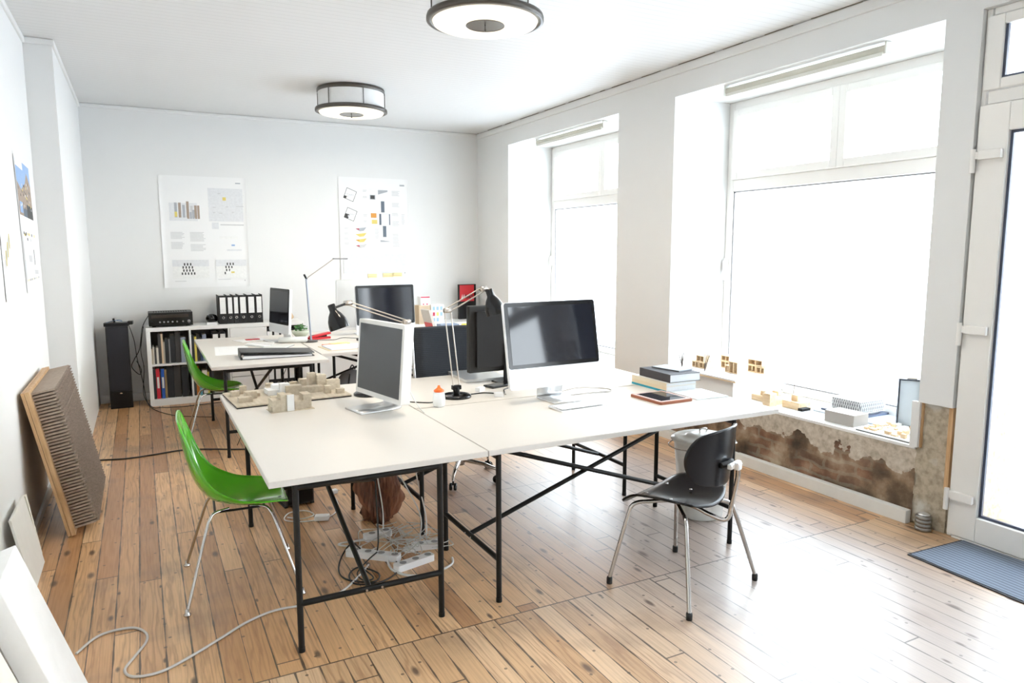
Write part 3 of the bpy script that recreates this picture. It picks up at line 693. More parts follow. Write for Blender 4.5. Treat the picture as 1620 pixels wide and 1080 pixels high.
def ceiling_lamp(label, loc):
    t = thing('ceiling_lamp', label, 'lamp', loc, group='round drum ceiling lamps')
    rr_, H = .325, .185
    dk = mat('bronze_metal', (.10, .09, .08), .35, .7)
    MB().lathe([(.30, 0), (rr_-.005, 0), (rr_, -.01), (rr_, -.035), (rr_-.01, -.038), (.30, -.038)], 64).build('top_ring', dk, t)
    rb = MB().lathe([(rr_-.012, -H), (rr_+.018, -H), (rr_+.022, -H-.012), (rr_+.022, -H-.030), (rr_+.012, -H-.034), (rr_-.012, -H-.034), (rr_-.012, -H)], 64); rb.build('bottom_ring', dk, t)
    MB().lathe([(rr_-.010, -.034), (rr_-.010, -H)], 64).build('drum_shade', mat('cloth_white', (.86, .86, .85), .6), t)
    for k in range(6):
        a = k*pi/3+.62; MB().bar((rr_*cos(a), rr_*sin(a), -.036), (rr_*cos(a), rr_*sin(a), -H), .004, 6).build('strut', dk, t)
    df = MB().lathe([(rr_-.012, -H-.028), (rr_-.02, -H-.045), (.20, -H-.052), (.115, -H-.052), (.115, -H-.03)], 64)
    df.build('diffuser', emit('warm_diffuser', (1, .93, .74), LAMP_E), t)
    MB().lathe([(.116, -H-.054), (.112, -H-.056), (.108, -H-.02), (.05, -H+.03), (0, -H+.03)], 40).build('reflector_cup', mat('dark_reflector', (.20, .18, .16), .25, .8), t)
    c = MB()
    for k in range(3):
        a = k*2*pi/3; c.bar((0, 0, -H-.02), (.11*cos(a), .11*sin(a), -H-.045), .004, 6)
    c.bar((0, 0, -H+.02), (0, 0, -H-.075), .004, 6); c.lathe([(0, -H-.085), (.008, -H-.078), (0, -H-.07)], 10)
    c.build('spider_bracket', dk, t)
    return t
LAMP_E = .42
l1 = ceiling_lamp('round drum ceiling lamp farther from the camera, fully visible', (1.93, 7.13, ZC-.002))
dup(l1, (1.90, 4.00, ZC-.002), .3, 'round drum ceiling lamp nearer the camera, cropped by top of frame')
for i, (x, y) in enumerate(((1.93, 7.13), (1.90, 4.0))):
    ld = bpy.data.lights.new('ceiling_lamp_light', 'AREA'); ld.shape = 'DISK'; ld.size = .5; ld.energy = 10; ld.color = (1, .88, .7)
    lo = bpy.data.objects.new('ceiling_lamp_light', ld); COL.objects.link(lo); lo.location = (x, y, ZC-.30)

# ------------------------------------------------------------------ roller blinds
def blind(label, y0, y1):
    t = thing('roller_blind', label, 'blind', (4.27, (y0+y1)/2, 2.955), group='rolled-up cream blinds')
    L_ = (y1-y0)/2
    MB().lathe([(0, -L_+.01), (.028, -L_+.01), (.028, L_-.01), (0, L_-.01)], 24, 0, Matrix.Rotation(pi/2, 4, 'X')).build('fabric_roll', mat('cream_fabric', (.74, .72, .62), .7, bump=.2), t)
    for s in (-1, 1): MB().bx(-.03, .03, s*L_-.006, s*L_+.006, -.035, .043).build('bracket', M_CREAM, t, bevel=.003)
    MB().bx(-.034, -.022, -L_+.02, L_-.02, -.045, -.02).build('bottom_bar', M_CREAM, t, bevel=.003)
blind('rolled-up cream blind at top of the nearer, larger window', 3.07, 4.47)
blind('rolled-up cream blind at top of the farther, narrower window', 6.17, 7.55)

# ------------------------------------------------------------------ paper sheets on the walls
def sheet(x0, x1, z0, z1, y, label, marks, curl=.012, name='poster', group=None):
    """paper on the back wall at depth y, marks: (u0,u1,v0,v1,matindex) in 0..1 from lower left"""
    mats_ = [M_PAPER] + PR
    m = MB(); W_, H_ = x1-x0, z1-z0
    def fn(u, v): return (x0+(u*.5+.5)*W_, y-.0004-curl*(abs(u)**30)*(.4+.6*(1-v)), z0+v*H_)
    m.grid(fn, 40, 8)
    dd_ = .002
    for a in marks:
        dd_ += .00003
        if len(a) == 5:
            u0, u1, v0, v1, k = a; q = [(u0, v0), (u1, v0), (u1, v1), (u0, v1)]
        else: q, k = a
        m.add([(x0+u*W_, y-dd_-curl*(abs(u*2-1)**30)*(.4+.6*(1-v)), z0+v*H_) for u, v in q], [tuple(range(len(q)))], k)
    return tag(m.build(name, mats_), label, 'poster', group)
PR = [mat('print_%d' % i, c, .7, var=.1, vs=40) for i, c in enumerate([(.60, .60, .60), (.74, .75, .76), (.06, .06, .06), (.38, .30, .24), (.75, .62, .18), (.72, .33, .07), (.13, .16, .20), (.50, .06, .10), (.30, .45, .70), (.84, .84, .82), (.42, .44, .47)])]
random.seed(11)
def text(u0, u1, v1, n, dv=.011, k=2):
    out = []
    for i in range(n): out.append((u0, u0+(u1-u0)*random.uniform(.75, 1), v1-i*dv-.0045, v1-i*dv, 1))
    return out
mk = []
mk += [(.10, .42, .60, .76, 2)]+[(.16+.045*i, .19+.045*i, .63, .63+random.uniform(.10, .17), random.choice((4, 4, 1, 11))) for i in range(6)]+[(.30+.03*i, .325+.03*i, .62, .66+.02*i, random.choice((1, 11, 4))) for i in range(5)]+[(.16, .19, .635, .68, 5)]
mk += [(.55, .96, .60, .90, 2)]
for i in range(22):
    a = random.uniform(.56, .90); b = random.uniform(.61, .88); mk.append((a, a+random.uniform(.02, .10), b, b+.006, 1 if i % 2 else 2))
mk += [(.72, .76, .79, .82, 5), (.58, .66, .53, .59, 2), (.68, .96, .565, .575, 1), (.88, .94, .945, .955, 11)]
mk += text(.10, .26, .50, 6)+text(.10, .26, .41, 6)+text(.32, .50, .50, 8)+text(.32, .50, .39, 6)+[(.80, .84, .375, .39, 9), (.66, .88, .44, .465, 10), (.74, .92, .33, .345, 2)]
mk += [(.10, .52, .08, .25, 10), (.10, .52, .19, .25, 2), (.60, .97, .08, .25, 10), (.60, .97, .19, .25, 2)]
for cx in (.20, .70):
    for r in range(4):
        n = (5, 4, 4, 3)[r]
        for i in range(n): mk.append((cx+.035*i+.012*(r % 2)+r*.006, cx+.016+.035*i+.012*(r % 2)+r*.006, .115+r*.028, .137+r*.028, 3))
mk += [(.78, .82, .125, .14, 5)]+text(.12, .28, .06, 1)+text(.62, .78, .07, 1)+[(.94, .945, .05, .06, 3)]
sheet(.235, 1.155, 1.275, 2.54, YB, 'large white architecture poster on back wall above the binders', mk)
mk = []
def quad(cx, cy, s, a, k, asp=.72): 
    return ([(cx+s*cos(a+q*pi/2+pi/4), cy+s*asp*sin(a+q*pi/2+pi/4)) for q in range(4)], k)
for cy in (.83, .64):
    mk += [quad(.16, cy, .105, R(-22), 3), quad(.16, cy, .097, R(-22), 0)]
    for i in range(5): mk.append((.10+.02*i, .115+.02*i, cy-.03+.006*i, cy-.015+.006*i, 2))
    for i in range(6):
        a = R(-22); s_ = -.07+.028*i
        mk.append((.16+s_*.9, .175+s_*.9, cy+.0-.028*s_/.07*.3-.002, cy+.004-.028*s_/.07*.3, 1))
mk += [(.44, .52, .79, .835, 11), (.45, .51, .795, .83, 3), (.45, .53, .61, .655, 6), (.46, .54, .55, .59, 5), (.43, .53, .86, .90, 10)]
mk += text(.34, .40, .88, 2)+text(.34, .40, .82, 2)+text(.34, .40, .64, 2)+text(.34, .40, .58, 2)
mk += [([(.56, .84), (.70, .87), (.70, .885), (.56, .885)], 11), (.60, .65, .66, .775, 7), (.57, .60, .54, .65, 7), (.715, .73, .54, .65, 7), (.62, .67, .42, .53, 7), (.60, .70, .655, .775, 0), (.60, .65, .665, .775, 7), ([(.58, .37), (.75, .373), (.58, .39)], 11), (.61, .71, .54, .655, 2), (.62, .70, .55, .645, 10)]
mk += text(.76, .88, .88, 5)+text(.76, .88, .76, 4)+text(.76, .87, .66, 3)+text(.76, .87, .58, 5)+text(.76, .87, .45, 12)+text(.90, .95, .65, 10)+text(.06, .13, .51, 2)+text(.06, .13, .46, 2)+text(.06, .13, .41, 2)+text(.06, .13, .36, 2)+text(.50, .56, .50, 9)
mk += [(.88, .95, .93, .945, 11)]
for cy, k1, k2 in ((.50, 11, 8), (.445, 5, 5), (.39, 5, 6), (.335, 1, 8)):
    mk += [([(.22, cy), (.38, cy+.015), (.34, cy-.02), (.28, cy-.025)], k1), ([(.22, cy), (.27, cy+.004), (.28, cy-.015)], k2)]
mk += [(.04, .96, .06, .25, 2), (.60, .68, .10, .24, 2), (.68, .84, .09, .25, 11), (.86, .94, .09, .24, 2)]
mk += [(.17, .178, .08, .19, 3), (.350, .358, .08, .19, 3), (.23, .236, .08, .19, 3), (.29, .296, .08, .19, 3)]+[(.17, .358, v, v+.006, 3) for v in (.08, .11, .14, .165)]+[([(.17, .19), (.21, .21), (.25, .195), (.25, .20), (.21, .216), (.17, .197)], 3), ([(.28, .21), (.34, .188), (.34, .195), (.28, .217)], 3)]
mk += [(.93, .94, .05, .06, 3)]
sheet(2.255, 3.16, 1.33, 2.61, YB, 'large white poster with floor plans and orange swatches on back wall', mk)
for k, (x, w_, c) in enumerate(((2.60, .12, 5), (2.80, .14, 5), (2.93, .13, 5))):
    single(MB().bx(0, w_, -.002, 0, 0, .05).bx(.01, w_*.9, -.0025, -.0021, .015, .018, 1), 'sticky_note', [mat('pale_yellow_note', (.86, .76, .42), .7), PR[5]], ('leftmost', 'middle', 'rightmost')[k]+' pale yellow sticky note under the right wall poster', 'note', (x, YB-.006, 1.345+.005*k), group='yellow notes under the poster')
# left wall sheets (thin prints hanging on the left wall, facing +x)
def left_sheet(y0, y1, z0, z1, x, label, marks, shear=0):
    m = MB(); mats_ = [M_PAPER]+PR
    P = lambda u, v: (x-.010+.018*u*0, y0+u*(y1-y0)+shear*(1-v), z0+v*(z1-z0)-.02*u)
    m.add([P(0, 0), P(1, 0), P(1, 1), P(0, 1)], [(0, 1, 2, 3)]); d = 0.0015
    m.add([tuple(Vector(P(0, 0))-Vector((.002, 0, 0))), tuple(Vector(P(1, 0))-Vector((.002, 0, 0))), tuple(Vector(P(1, 1))-Vector((.002, 0, 0))), tuple(Vector(P(0, 1))-Vector((.002, 0, 0)))], [(3, 2, 1, 0)])
    for a in marks:
        if len(a) == 5: u0, u1, v0, v1, k = a; q = [(u0, v0), (u1, v0), (u1, v1), (u0, v1)]
        else: q, k = a
        d += .00002
        m.add([tuple(Vector(P(u, v))+Vector((d, 0, 0))) for u, v in q], [tuple(range(len(q)))], k)
    return tag(m.build('poster', mats_), label, 'poster')
mk = [(.04, .96, .58, .99, 9), (.04, .96, .58, .74, 4), ([(.30, .60), (.96, .60), (.96, .84), (.74, .93), (.58, .84), (.30, .78)], 4), ([(.04, .60), (.3, .60), (.3, .77), (.04, .82)], 4), (.55, .95, .58, .68, 3), (.30, .55, .58, .64, 7), (.10, .28, .60, .68, 9), (.04, .5, .93, .99, 10)]
for i in range(34): a, b = random.uniform(.08, .88), random.uniform(.62, .84); mk.append((a, a+.035, b, b+.018, random.choice((3, 5, 10, 7, 1, 3))))
mk += [(.05, .95, .07, .49, 10), (.05, .40, .10, .32, 5) if False else (.05, .30, .12, .25, 2), (.35, .70, .14, .42, 2), (.32, .55, .24, .29, 1)]
for i in range(16): a = random.uniform(.05, .85); b = random.choice((.40, .43, .44)); mk.append((a, a+.06, b, b+.02, random.choice((3, 5, 5, 1))))
for i in range(12): mk.append((.08+.075*i, .11+.075*i, .09+.002*i, .105+.002*i, random.choice((3, 5, 11))))
mk += [(.70, .74, .22, .34, 3), (.66, .92, .145, .18, 1)]
left_sheet(5.50, 6.20, 1.42, 2.305, -.656, 'tall print on left wall with photo of timbered house under blue sky', mk, .12)
mk = [(.1, .9, .55, .9, 10)]+[(.2+.1*i, .26+.1*i, .2+.03*i, .3+.03*i, 5 if i % 2 else 10) for i in range(6)]+[(.5, .8, .6, .8, 2)]
left_sheet(4.75, 5.13, 1.42, 2.29, -.656, 'pale print on the left wall cut off by the left edge', mk, .02)

# ------------------------------------------------------------------ shelf unit with books
def shelf_unit():
    t = thing('shelf_unit', 'white cube shelf unit along the back wall, full of books and binders', 'shelf', (.01, 8.62, 0))
    H, D_, n = .865, .39, 4; c = .385; o = .042; d = .018
    W_ = 2*o+n*c+(n-1)*d
    MB().bx(0, W_, 0, D_, H-o, H).bx(0, W_, 0, D_, 0, o+.03).bx(0, o, 0, D_, o+.03, H-o).bx(W_-o, W_, 0, D_, o+.03, H-o).build('carcass', M_PAINT, t, bevel=.002)
    MB().bx(o, W_-o, D_-.008, D_-.004, o+.03, H-o).build('back_panel', mat('grey_back', (.30, .29, .28), .8), t)
    MB().bx(o, W_-o, .003, D_-.01, .442, .460).build('shelf_board', M_PAINT, t)
    xs = []
    for i in range(n):
        x = o+i*(c+d); xs.append(x)
        if i: MB().bx(x-d, x, .003, D_-.01, .46, H-o).bx(x-d, x, .003, D_-.01, o+.03, .442).build('divider', M_PAINT, t)
    for z0, z1 in ((.462, .640), (.645, H-o-.003)):
        dw = MB().bx(xs[2]+.003, xs[2]+c-.003, -.004, .016, z0, z1).build('drawer', M_PAINT, t, bevel=.002)
        MB().bx(xs[2]+c/2-.04, xs[2]+c/2+.04, -.008, -.004, z1-.014, z1-.004).build('drawer_pull', M_WHT, dw)
    for z0, z1 in ((.078, .255), (.262, .438)):
        dw = MB().bx(xs[2]+.003, xs[2]+c-.003, -.004, .016, z0, z1).build('drawer', M_PAINT, t, bevel=.002)
    return xs, c
XS, CW = shelf_unit()
def book(label, x, w, h, dep, y, z, col, lean=0, g=None, ro=.5, lab_c=None):
    t = thing('book', label, 'book', (x, y, z), 0, g, rot=(0, R(lean), 0))
    cm = mat('cover_%02x%02x%02x' % tuple(int(min(1, c)*255) for c in col), col, ro)
    m = MB().bx(0, w, 0, .003, 0, h, 0).bx(0, .002, .003, dep, 0, h, 0).bx(w-.002, w, .003, dep, 0, h, 0)
    if lab_c: m.bx(w*.2, w*.8, -.0006, 0, h*.35, h*.72, 1)
    m.build('cover', [cm, mat('spine_label', (.75, .75, .72), .6)], t)
    MB().bx(.0022, w-.0022, .0032, dep-.003, .003, h-.004).build('pages', mat('page_cream', (.78, .75, .66), .8), t)
    return t
def binder(label, loc, rz=0, w=.075, h=.32, dep=.285, g=None, name='ring_binder', cm=None):
    t = thing(name, label, 'binder', loc, rz, g)
    cm = cm or mat('marbled_grey', (.020, .020, .021), .6, var=.5, vs=160, spec=.3)
    m = MB().bx(0, w, 0, .003, 0, h).bx(0, .003, .003, dep, 0, h).bx(w-.003, w, .003, dep, 0, h)
    m.build('cover', cm, t)
    MB().bx(w*.14, w*.86, -.0012, -.0002, h*.36, h*.93).bx(w*.25, w*.7, -.0016, -.0013, h*.5, h*.505, 1).bx(w*.25, w*.75, -.0016, -.0013, h*.8, h*.806, 1).build('spine_label', [M_PAPER, PR[0]], t)
    r_ = MB(); k = 16
    r_.tube([(w/2+.012*cos(a*2*pi/k), -.002, h*.22+.012*sin(a*2*pi/k)) for a in range(k)], .003, 6, closed=True)
    r_.build('finger_ring', M_CHR, t)
    MB().bx(.004, w-.004, .02, dep-.012, .006, h-.01).build('paper_stack', M_PAPER, t)
    return t
Y0 = 8.66; Z1 = .461; Z0 = .0735
Gb = 'books in the cube shelf'
x = XS[0]+.014
desc = {(.62, .54, .40): 'beige', (.70, .66, .58): 'cream', (.05, .05, .05): 'black', (.72, .55, .38): 'tan', (.40, .36, .30): 'taupe', (.02, .025, .03): 'black', (.6, .02, .04): 'red', (.02, .10, .45): 'blue', (.36, .24, .10): 'brown', (.30, .34, .45): 'blue-grey', (.75, .25, .05): 'orange', (.04, .07, .13): 'navy', (.25, .25, .26): 'grey', (.78, .65, .12): 'yellow', (.12, .35, .45): 'teal'}
def row(items, x, z, place):
    ids = {}
    for w_, h, col in items: ids[(w_, h, col)] = ids.get((w_, h, col), 0)+1
    last = None
    prev = 'the left side'
    for i, (w_, h, col) in enumerate(items):
        nm = desc[col]; sz = 'thick' if w_ > .034 else ('thin' if w_ < .016 else 'medium')
        ht = 'tall' if h > .28 else ('short' if h < .21 else 'mid-height')
        nxt = desc[items[i+1][2]] if i < len(items)-1 else None
        o_ = ('first' , 'second', 'third', 'fourth', 'fifth', 'sixth', 'seventh', 'eighth', 'ninth', 'tenth', 'eleventh')[i]
        book('%s %s %s book, %s from left in %s' % (ht, sz, nm, o_, place), x, w_, h, .22+random.uniform(-.02, .02), Y0+random.uniform(0, .02), z, col, 0, Gb, lab_c=col in ((.6, .02, .04), (.02, .10, .45)))
        x += w_+.0018
    return x
row([(.016, .17, (.62, .54, .40)), (.012, .19, (.70, .66, .58)), (.018, .165, (.05, .05, .05)), (.02, .18, (.70, .66, .58)), (.028, .33, (.05, .05, .05)), (.018, .33, (.72, .55, .38)), (.014, .24, (.40, .36, .30)), (.036, .27, (.02, .025, .03)), (.012, .27, (.25, .25, .26)), (.05, .31, (.02, .025, .03)), (.055, .335, (.05, .05, .05))], XS[0]+.008, Z1, 'upper left cube of shelf')
book('blue-grey book, last at right in the upper left cube', XS[0]+.305, .05, .28, .22, Y0, Z1, (.30, .34, .45), 0, Gb)
row([(.03, .33, (.02, .025, .03)), (.036, .335, (.6, .02, .04)), (.010, .30, (.05, .05, .05)), (.032, .33, (.02, .10, .45)), (.022, .32, (.36, .24, .10)), (.07, .345, (.02, .025, .03)), (.07, .345, (.05, .05, .05))], XS[0]+.008, Z0, 'lower left cube of shelf')
book('wide black album at the right end of lower left cube', XS[0]+.295, .07, .34, .22, Y0, Z0, (.02, .025, .03), 0, Gb)
row([(.03, .30, (.02, .025, .03)), (.022, .28, (.78, .65, .12)), (.03, .30, (.05, .05, .05)), (.028, .26, (.04, .07, .13)), (.04, .30, (.30, .34, .45))], XS[1]+.01, Z1, 'upper second cube of shelf')
row([(.03, .30, (.05, .05, .05)), (.03, .33, (.75, .25, .05)), (.03, .25, (.12, .35, .45)), (.05, .28, (.70, .66, .58)), (.02, .26, (.78, .65, .12)), (.045, .31, (.02, .025, .03))], XS[1]+.01, Z0, 'lower second cube of shelf')
for k in range(2): binder(('left', 'right')[k]+' grey binder of the pair in the upper second cube', (XS[1]+.225+k*.078, 8.66, Z1), g='ring binders')
for k in range(4): binder(('first', 'second', 'third', 'fourth')[k]+' binder from left in the lower cube seen under the desk', (XS[3]+.01+k*.078, 8.66, Z0), g='ring binders')
for k in range(4): binder(('first', 'second', 'third', 'fourth')[k]+' binder from left in upper right cube of shelf', (XS[3]+.01+k*.078, 8.66, Z1), g='ring binders')
ws = (.085, .062, .058, .085, .088, .075); x = .765
for k in range(6):
    binder(('leftmost', 'second', 'third', 'fourth', 'fifth', 'rightmost')[k]+' marbled grey ring binder '+('of' if k in (0, 5) else 'from left in')+' the row on top of the shelf', (x, 8.70, .8655), 0, ws[k], .325, .285, 'binders on top of the shelf'); x += ws[k]+.004
# amplifier
def amp():
    t = thing('stereo_amplifier', 'black stereo amplifier on the left end of shelf unit', 'amplifier', (.045, 8.66, .866))
    MB().bx(0, .44, .01, .31, .012, .158).build('case', M_BLKP, t, bevel=.003)
    f = MB().bx(0, .44, 0, .01, .012, .158).build('front_panel', M_BLKG, t)
    MB().bx(.03, .40, -.002, 0, .10, .135).build('display', mat('smoked_display', (.03, .022, .018), .15), f)
    for i, x in enumerate((.035, .11, .15, .19, .235, .28, .34, .40)):
        r = .017 if i in (0, 7) else .009
        MB().lathe([(0, .018), (r*.9, .018), (r, .012), (r, 0)], 18, 0, TR(x, 0, .055, rx=pi/2)).build('knob', M_GRY if i else M_BLKG, t)
    for x in (.05, .39):
        MB().lathe([(0, 0), (.02, 0), (.02, .012), (0, .012)], 14, 0, TR(x, .04, 0)).lathe([(0, 0), (.02, 0), (.02, .012), (0, .012)], 14, 0, TR(x, .27, 0)).build('foot', M_RUB, t)
    v = MB()
    for i in range(14): v.bx(.05+i*.025, .062+i*.025, .06, .26, .1582, .1588)
    v.build('vent_slots', M_DARK, t)
amp()
single(MB().lathe([(0, 0), (.05, 0), (.062, .02), (.064, .045), (.05, .075), (.02, .088), (0, .09)], 32), 'egg_speaker', M_BLKG, 'small round black gadget beside the row of binders', 'speaker', (.692, 8.80, .8885))
single(MB().bx(-.06, .055, -.07, .07, 0, .022), 'white_box', M_WHT, 'flat white box under small round black gadget', 'box', (.69, 8.79, .8655), bevel=.004)
def tower():
    t = thing('tower_speaker', 'tall black floor-standing speaker in the back left corner', 'speaker', (-.267, 8.83, 0), R(1))
    MB().bx(-.108, .108, -.135, .145, .0, .89).build('cabinet', mat('black_ash', (.02, .02, .022), .45), t, bevel=.003)
    MB().bx(-.100, .100, -.150, -.136, .19, .882).build('grille', mat('grille_cloth', (.022, .022, .028), .85, bump=.6, bs=400), t, bevel=.004)
    MB().bx(-.108, .108, -.150, -.1365, .0, .185).build('plinth_panel', M_BLKP, t, bevel=.003)
    MB().prism([(-.012, -.004), (.012, -.004), (.014, .004), (0, .012), (-.014, .004)], 0, .002, 0, TR(0, -.150, .165, rx=pi/2)).build('badge', M_CHR, t)
tower()
def router():
    t = thing('network_box', 'flat black box with wires on top of the tall speaker', 'router', (-.265, 8.80, .8905), R(-6))
    MB().prism(rrect(.24, .17, .04), 0, .035).build('case', M_BLKP, t, bevel=.008)
    MB().bx(.11, .16, -.05, .05, .012, .05).build('end_cap', M_BLKG, t, bevel=.006)
    MB().bx(-.02, .0, 0, .02, .03, .085, 0, TR(ry=R(-14))).build('antenna', M_BLKP, t, bevel=.003)
router()
bl = mat('blue_wire', (.04, .12, .25), .4)
single(MB().tube(spline([(-.36, 8.74, .932), (-.31, 8.76, .945), (-.26, 8.72, .955), (-.21, 8.76, .940), (-.24, 8.84, .95), (-.32, 8.83, .935)], 6), .003, 6), 'wire_loop', bl, 'thin blue wire coiled on flat black box over tall speaker', 'cable')
cb = [((-.150, 8.86, .88), (-.11, 8.84, .72), (-.09, 8.84, .5), (-.05, 8.83, .25), (-.02, 8.6, .06), (.05, 8.4, .006), (.2, 8.05, .006), (.35, 7.9, .006), (.58, 7.75, .006)),
      ((.05, 8.93, .98), (-.02, 8.9, .85), (-.06, 8.88, .62), (-.12, 8.88, .5), (-.15, 8.86, .42), (-.08, 8.86, .33), (-.06, 8.88, .38), (-.10, 8.9, .48)),
      ((-.01, 8.90, .86), (-.05, 8.86, .6), (-.03, 8.82, .4), (-.05, 8.62, .15), (.02, 8.52, .02), (.12, 8.50, .006), (.3, 8.44, .006), (.5, 8.46, .006), (.75, 8.5, .006))]
for k, c in enumerate(cb):
    single(MB().tube(spline(c, 8), .0042, 6), 'speaker_cable', M_CABB, ('black cable running from tall speaker down and across the floor', 'black cable looping beside tall speaker from the amplifier', 'black cable hanging at the shelf side, trailing along its foot')[k], 'cable')

# ------------------------------------------------------------------ things on the back desks
def open_binder():
    t = thing('lying_binder', 'black ring binder lying flat on near edge of back left desk', 'binder', (1.03, 6.55, T), R(-3))
    gm = mat('marbled_black', (.05, .05, .05), .5, var=.3, vs=120)
    MB().bx(-.31, .31, -.15, .16, .0, .004).bx(-.31, -.305, -.15, .16, .004, .066).build('lower_cover', gm, t)
    MB().add([(-.305, -.15, .062), (.31, -.15, .028), (.31, .16, .028), (-.305, .16, .062), (-.305, -.15, .068), (.31, -.15, .034), (.31, .16, .034), (-.305, .16, .068)], [(0, 3, 2, 1), (4, 5, 6, 7), (0, 1, 5, 4), (1, 2, 6, 5), (2, 3, 7, 6), (3, 0, 4, 7)]).build('upper_cover', gm, t)
    MB().add([(-.29, -.14, .0045), (.29, -.14, .0045), (.29, .15, .0045), (-.29, .15, .0045), (-.29, -.14, .030), (.29, -.14, .014), (.29, .15, .014), (-.29, .15, .030)], [(0, 3, 2, 1), (4, 5, 6, 7), (0, 1, 5, 4), (1, 2, 6, 5), (2, 3, 7, 6), (3, 0, 4, 7)]).build('paper_stack', M_PAPER, t)
    MB().tube([(-.2925, -.152, .034+0), (-.2925, -.149, .034)], .011, 12).build('finger_ring', M_CHR, t)
open_binder()
def paper(label, x, y, w_, d, rz, th=.004, z=T, lines=True, m=None, g=None):
    q = MB().bx(-w_/2, w_/2, -d/2, d/2, 0, th)
    if lines:
        for i in range(9): q.bx(-w_*.4, w_*random.uniform(.2, .4), -d*.4+i*d*.085, -d*.4+i*d*.085+.002, th, th+.0003, 1)
    return single(q, 'paper_sheet', [m or M_PAPER, PR[1]], label, 'paper', (x, y, z), (0, 0, R(rz)), g)
paper('large faint drawing sheet at left of back left desk', .72, 7.10, .30, .62, -4, .0015)
paper('loose white papers left of the edge-on computer', .98, 7.82, .30, .21, 20, .003)
paper('papers lying before the edge-on computer foot', 1.02, 7.45, .26, .22, -15, .006, T)
single(MB().prism(rrect(.14, .07, .01), 0, .006), 'red_folder', M_RED, 'small dark red card lying on papers near the shelf', 'card', (1.0, 7.84, T+.0035), (0, 0, R(10)))
nb = thing('notebook_tablet', 'grey notebook with dark edge lying on back left desk', 'notebook', (1.0, 7.13, T), R(-30))
nb.location = (1.14, 7.12, T)
MB().bx(-.11, .11, -.15, .15, 0, .006).build('cover', M_GRY, nb); MB().bx(-.105, .105, -.148, .148, .006, .011).build('pages', mat('grey_page', (.70, .71, .68), .7), nb)
rl = MB().lathe([(0, -.14), (.03, -.14), (.03, .14), (0, .14)], 20, 0, TR(0, 0, .031, rx=pi/2))
single(rl, 'paper_roll', mat('tracing_paper', (.82, .83, .80), .6), 'rolled translucent paper beside foot of edge-on computer', 'paper roll', (1.335, 7.40, T), (0, 0, R(75)))
def open_papers():
    t = thing('open_folder', 'open folder of white papers near corner of back-row desk', 'folder', (1.77, 6.80, T), R(4))
    MB().bx(-.27, .27, -.17, .19, 0, .004).build('folder_cover', mat('manila', (.72, .60, .42), .7), t)
    MB().bx(-.24, .01, -.15, .16, .004, .016).bx(.02, .26, -.15, .16, .004, .013).build('paper_stack', mat('cool_paper', (.80, .82, .90), .7), t)
open_papers()
for k, (x, y, c, nm) in enumerate(((1.60, 7.02, (.92, .42, .30), 'pink'), (1.68, 7.06, (.90, .72, .30), 'yellow'), (1.77, 7.09, (.82, .88, .45), 'pale green'))):
    single(MB().bx(-.05, .05, -.045, .045, 0, .012), 'sticky_note_pad', mat('pad_'+nm.replace(' ', '_'), c, .7), nm+' pad of sticky notes at the top of the open folder', 'note pad', (x, y, T+.0), (0, 0, R(8)))
def stapler():
    t = thing('hole_punch', 'red hole punch with a long arm beside thin grey lamp', 'hole punch', (1.64, 7.60, T), R(12))
    MB().bx(-.11, .11, -.05, .05, 0, .022).build('base', M_RED, t, bevel=.004)
    MB().bx(-.10, .13, -.035, .035, .03, .052, 0, TR(ry=R(-8))).build('lever', M_RED, t, bevel=.008)
    MB().bx(-.08, .08, -.02, .02, .018, .045).build('punch_bridge', M_BLKP, t, bevel=.004)
stapler()
def plant():
    t = thing('potted_plant', 'small green plant in pale bowl on back desk', 'plant', (1.50, 7.87, T))
    MB().lathe([(0, 0), (.05, 0), (.085, .04), (.092, .07), (.085, .072), (.05, .05), (0, .05)], 28).build('bowl', mat('celadon', (.55, .60, .48), .4), t)
    m = MB(); random.seed(5)
    for i in range(60):
        a = random.uniform(0, 2*pi); r = random.uniform(0, .07); h = random.uniform(.07, .13)
        M_ = TR(r*cos(a), r*sin(a), h, rx=random.uniform(-.7, .7), ry=random.uniform(-.7, .7), rz=a)
        m.add([(0, -.014, 0), (.018, 0, .004), (0, .016, 0), (-.016, 0, .004)], [(0, 1, 2, 3)], 0, False, M_)
    m.build('leaves', mat('leaf_green', (.06, .24, .05), .5, var=.4, vs=30), t)
plant()
def desk_phone(label, loc, rz):
    t = thing('cordless_phone', label, 'phone', loc, rz)
    MB().prism(rrect(.09, .10, .02), 0, .022).build('charging_base', M_BLKP, t, bevel=.004)
    MB().prism(rrect(.048, .022, .008), 0, .15, 0, TR(0, .01, .022, rx=R(-12))).build('handset', M_SILV, t, bevel=.002)
desk_phone('silver cordless phone upright in its cradle in back row', (2.0, 7.25, T), R(6))
single(MB().bx(-.055, .055, -.075, .075, 0, .02).bx(-.045, .045, .02, .06, .02, .023, 1), 'calculator', [M_BLKP, M_GRY], 'black calculator lying left of the red hole punch', 'calculator', (1.44, 7.62, T), (0, 0, R(-10)), bevel=.003)
# black storage box on desk behind edge-on imac
def cone_roll():
    single(MB().lathe([(0, 0), (.035, 0), (.055, .20), (.050, .20), (0, .02)], 24), 'paper_cone', mat('kraft', (.62, .42, .24), .8), 'brown kraft cone leaning on back shelf left of thin lamp', 'paper cone', (1.58, 8.82, .886), (R(8), R(-32), 0))
cone_roll()
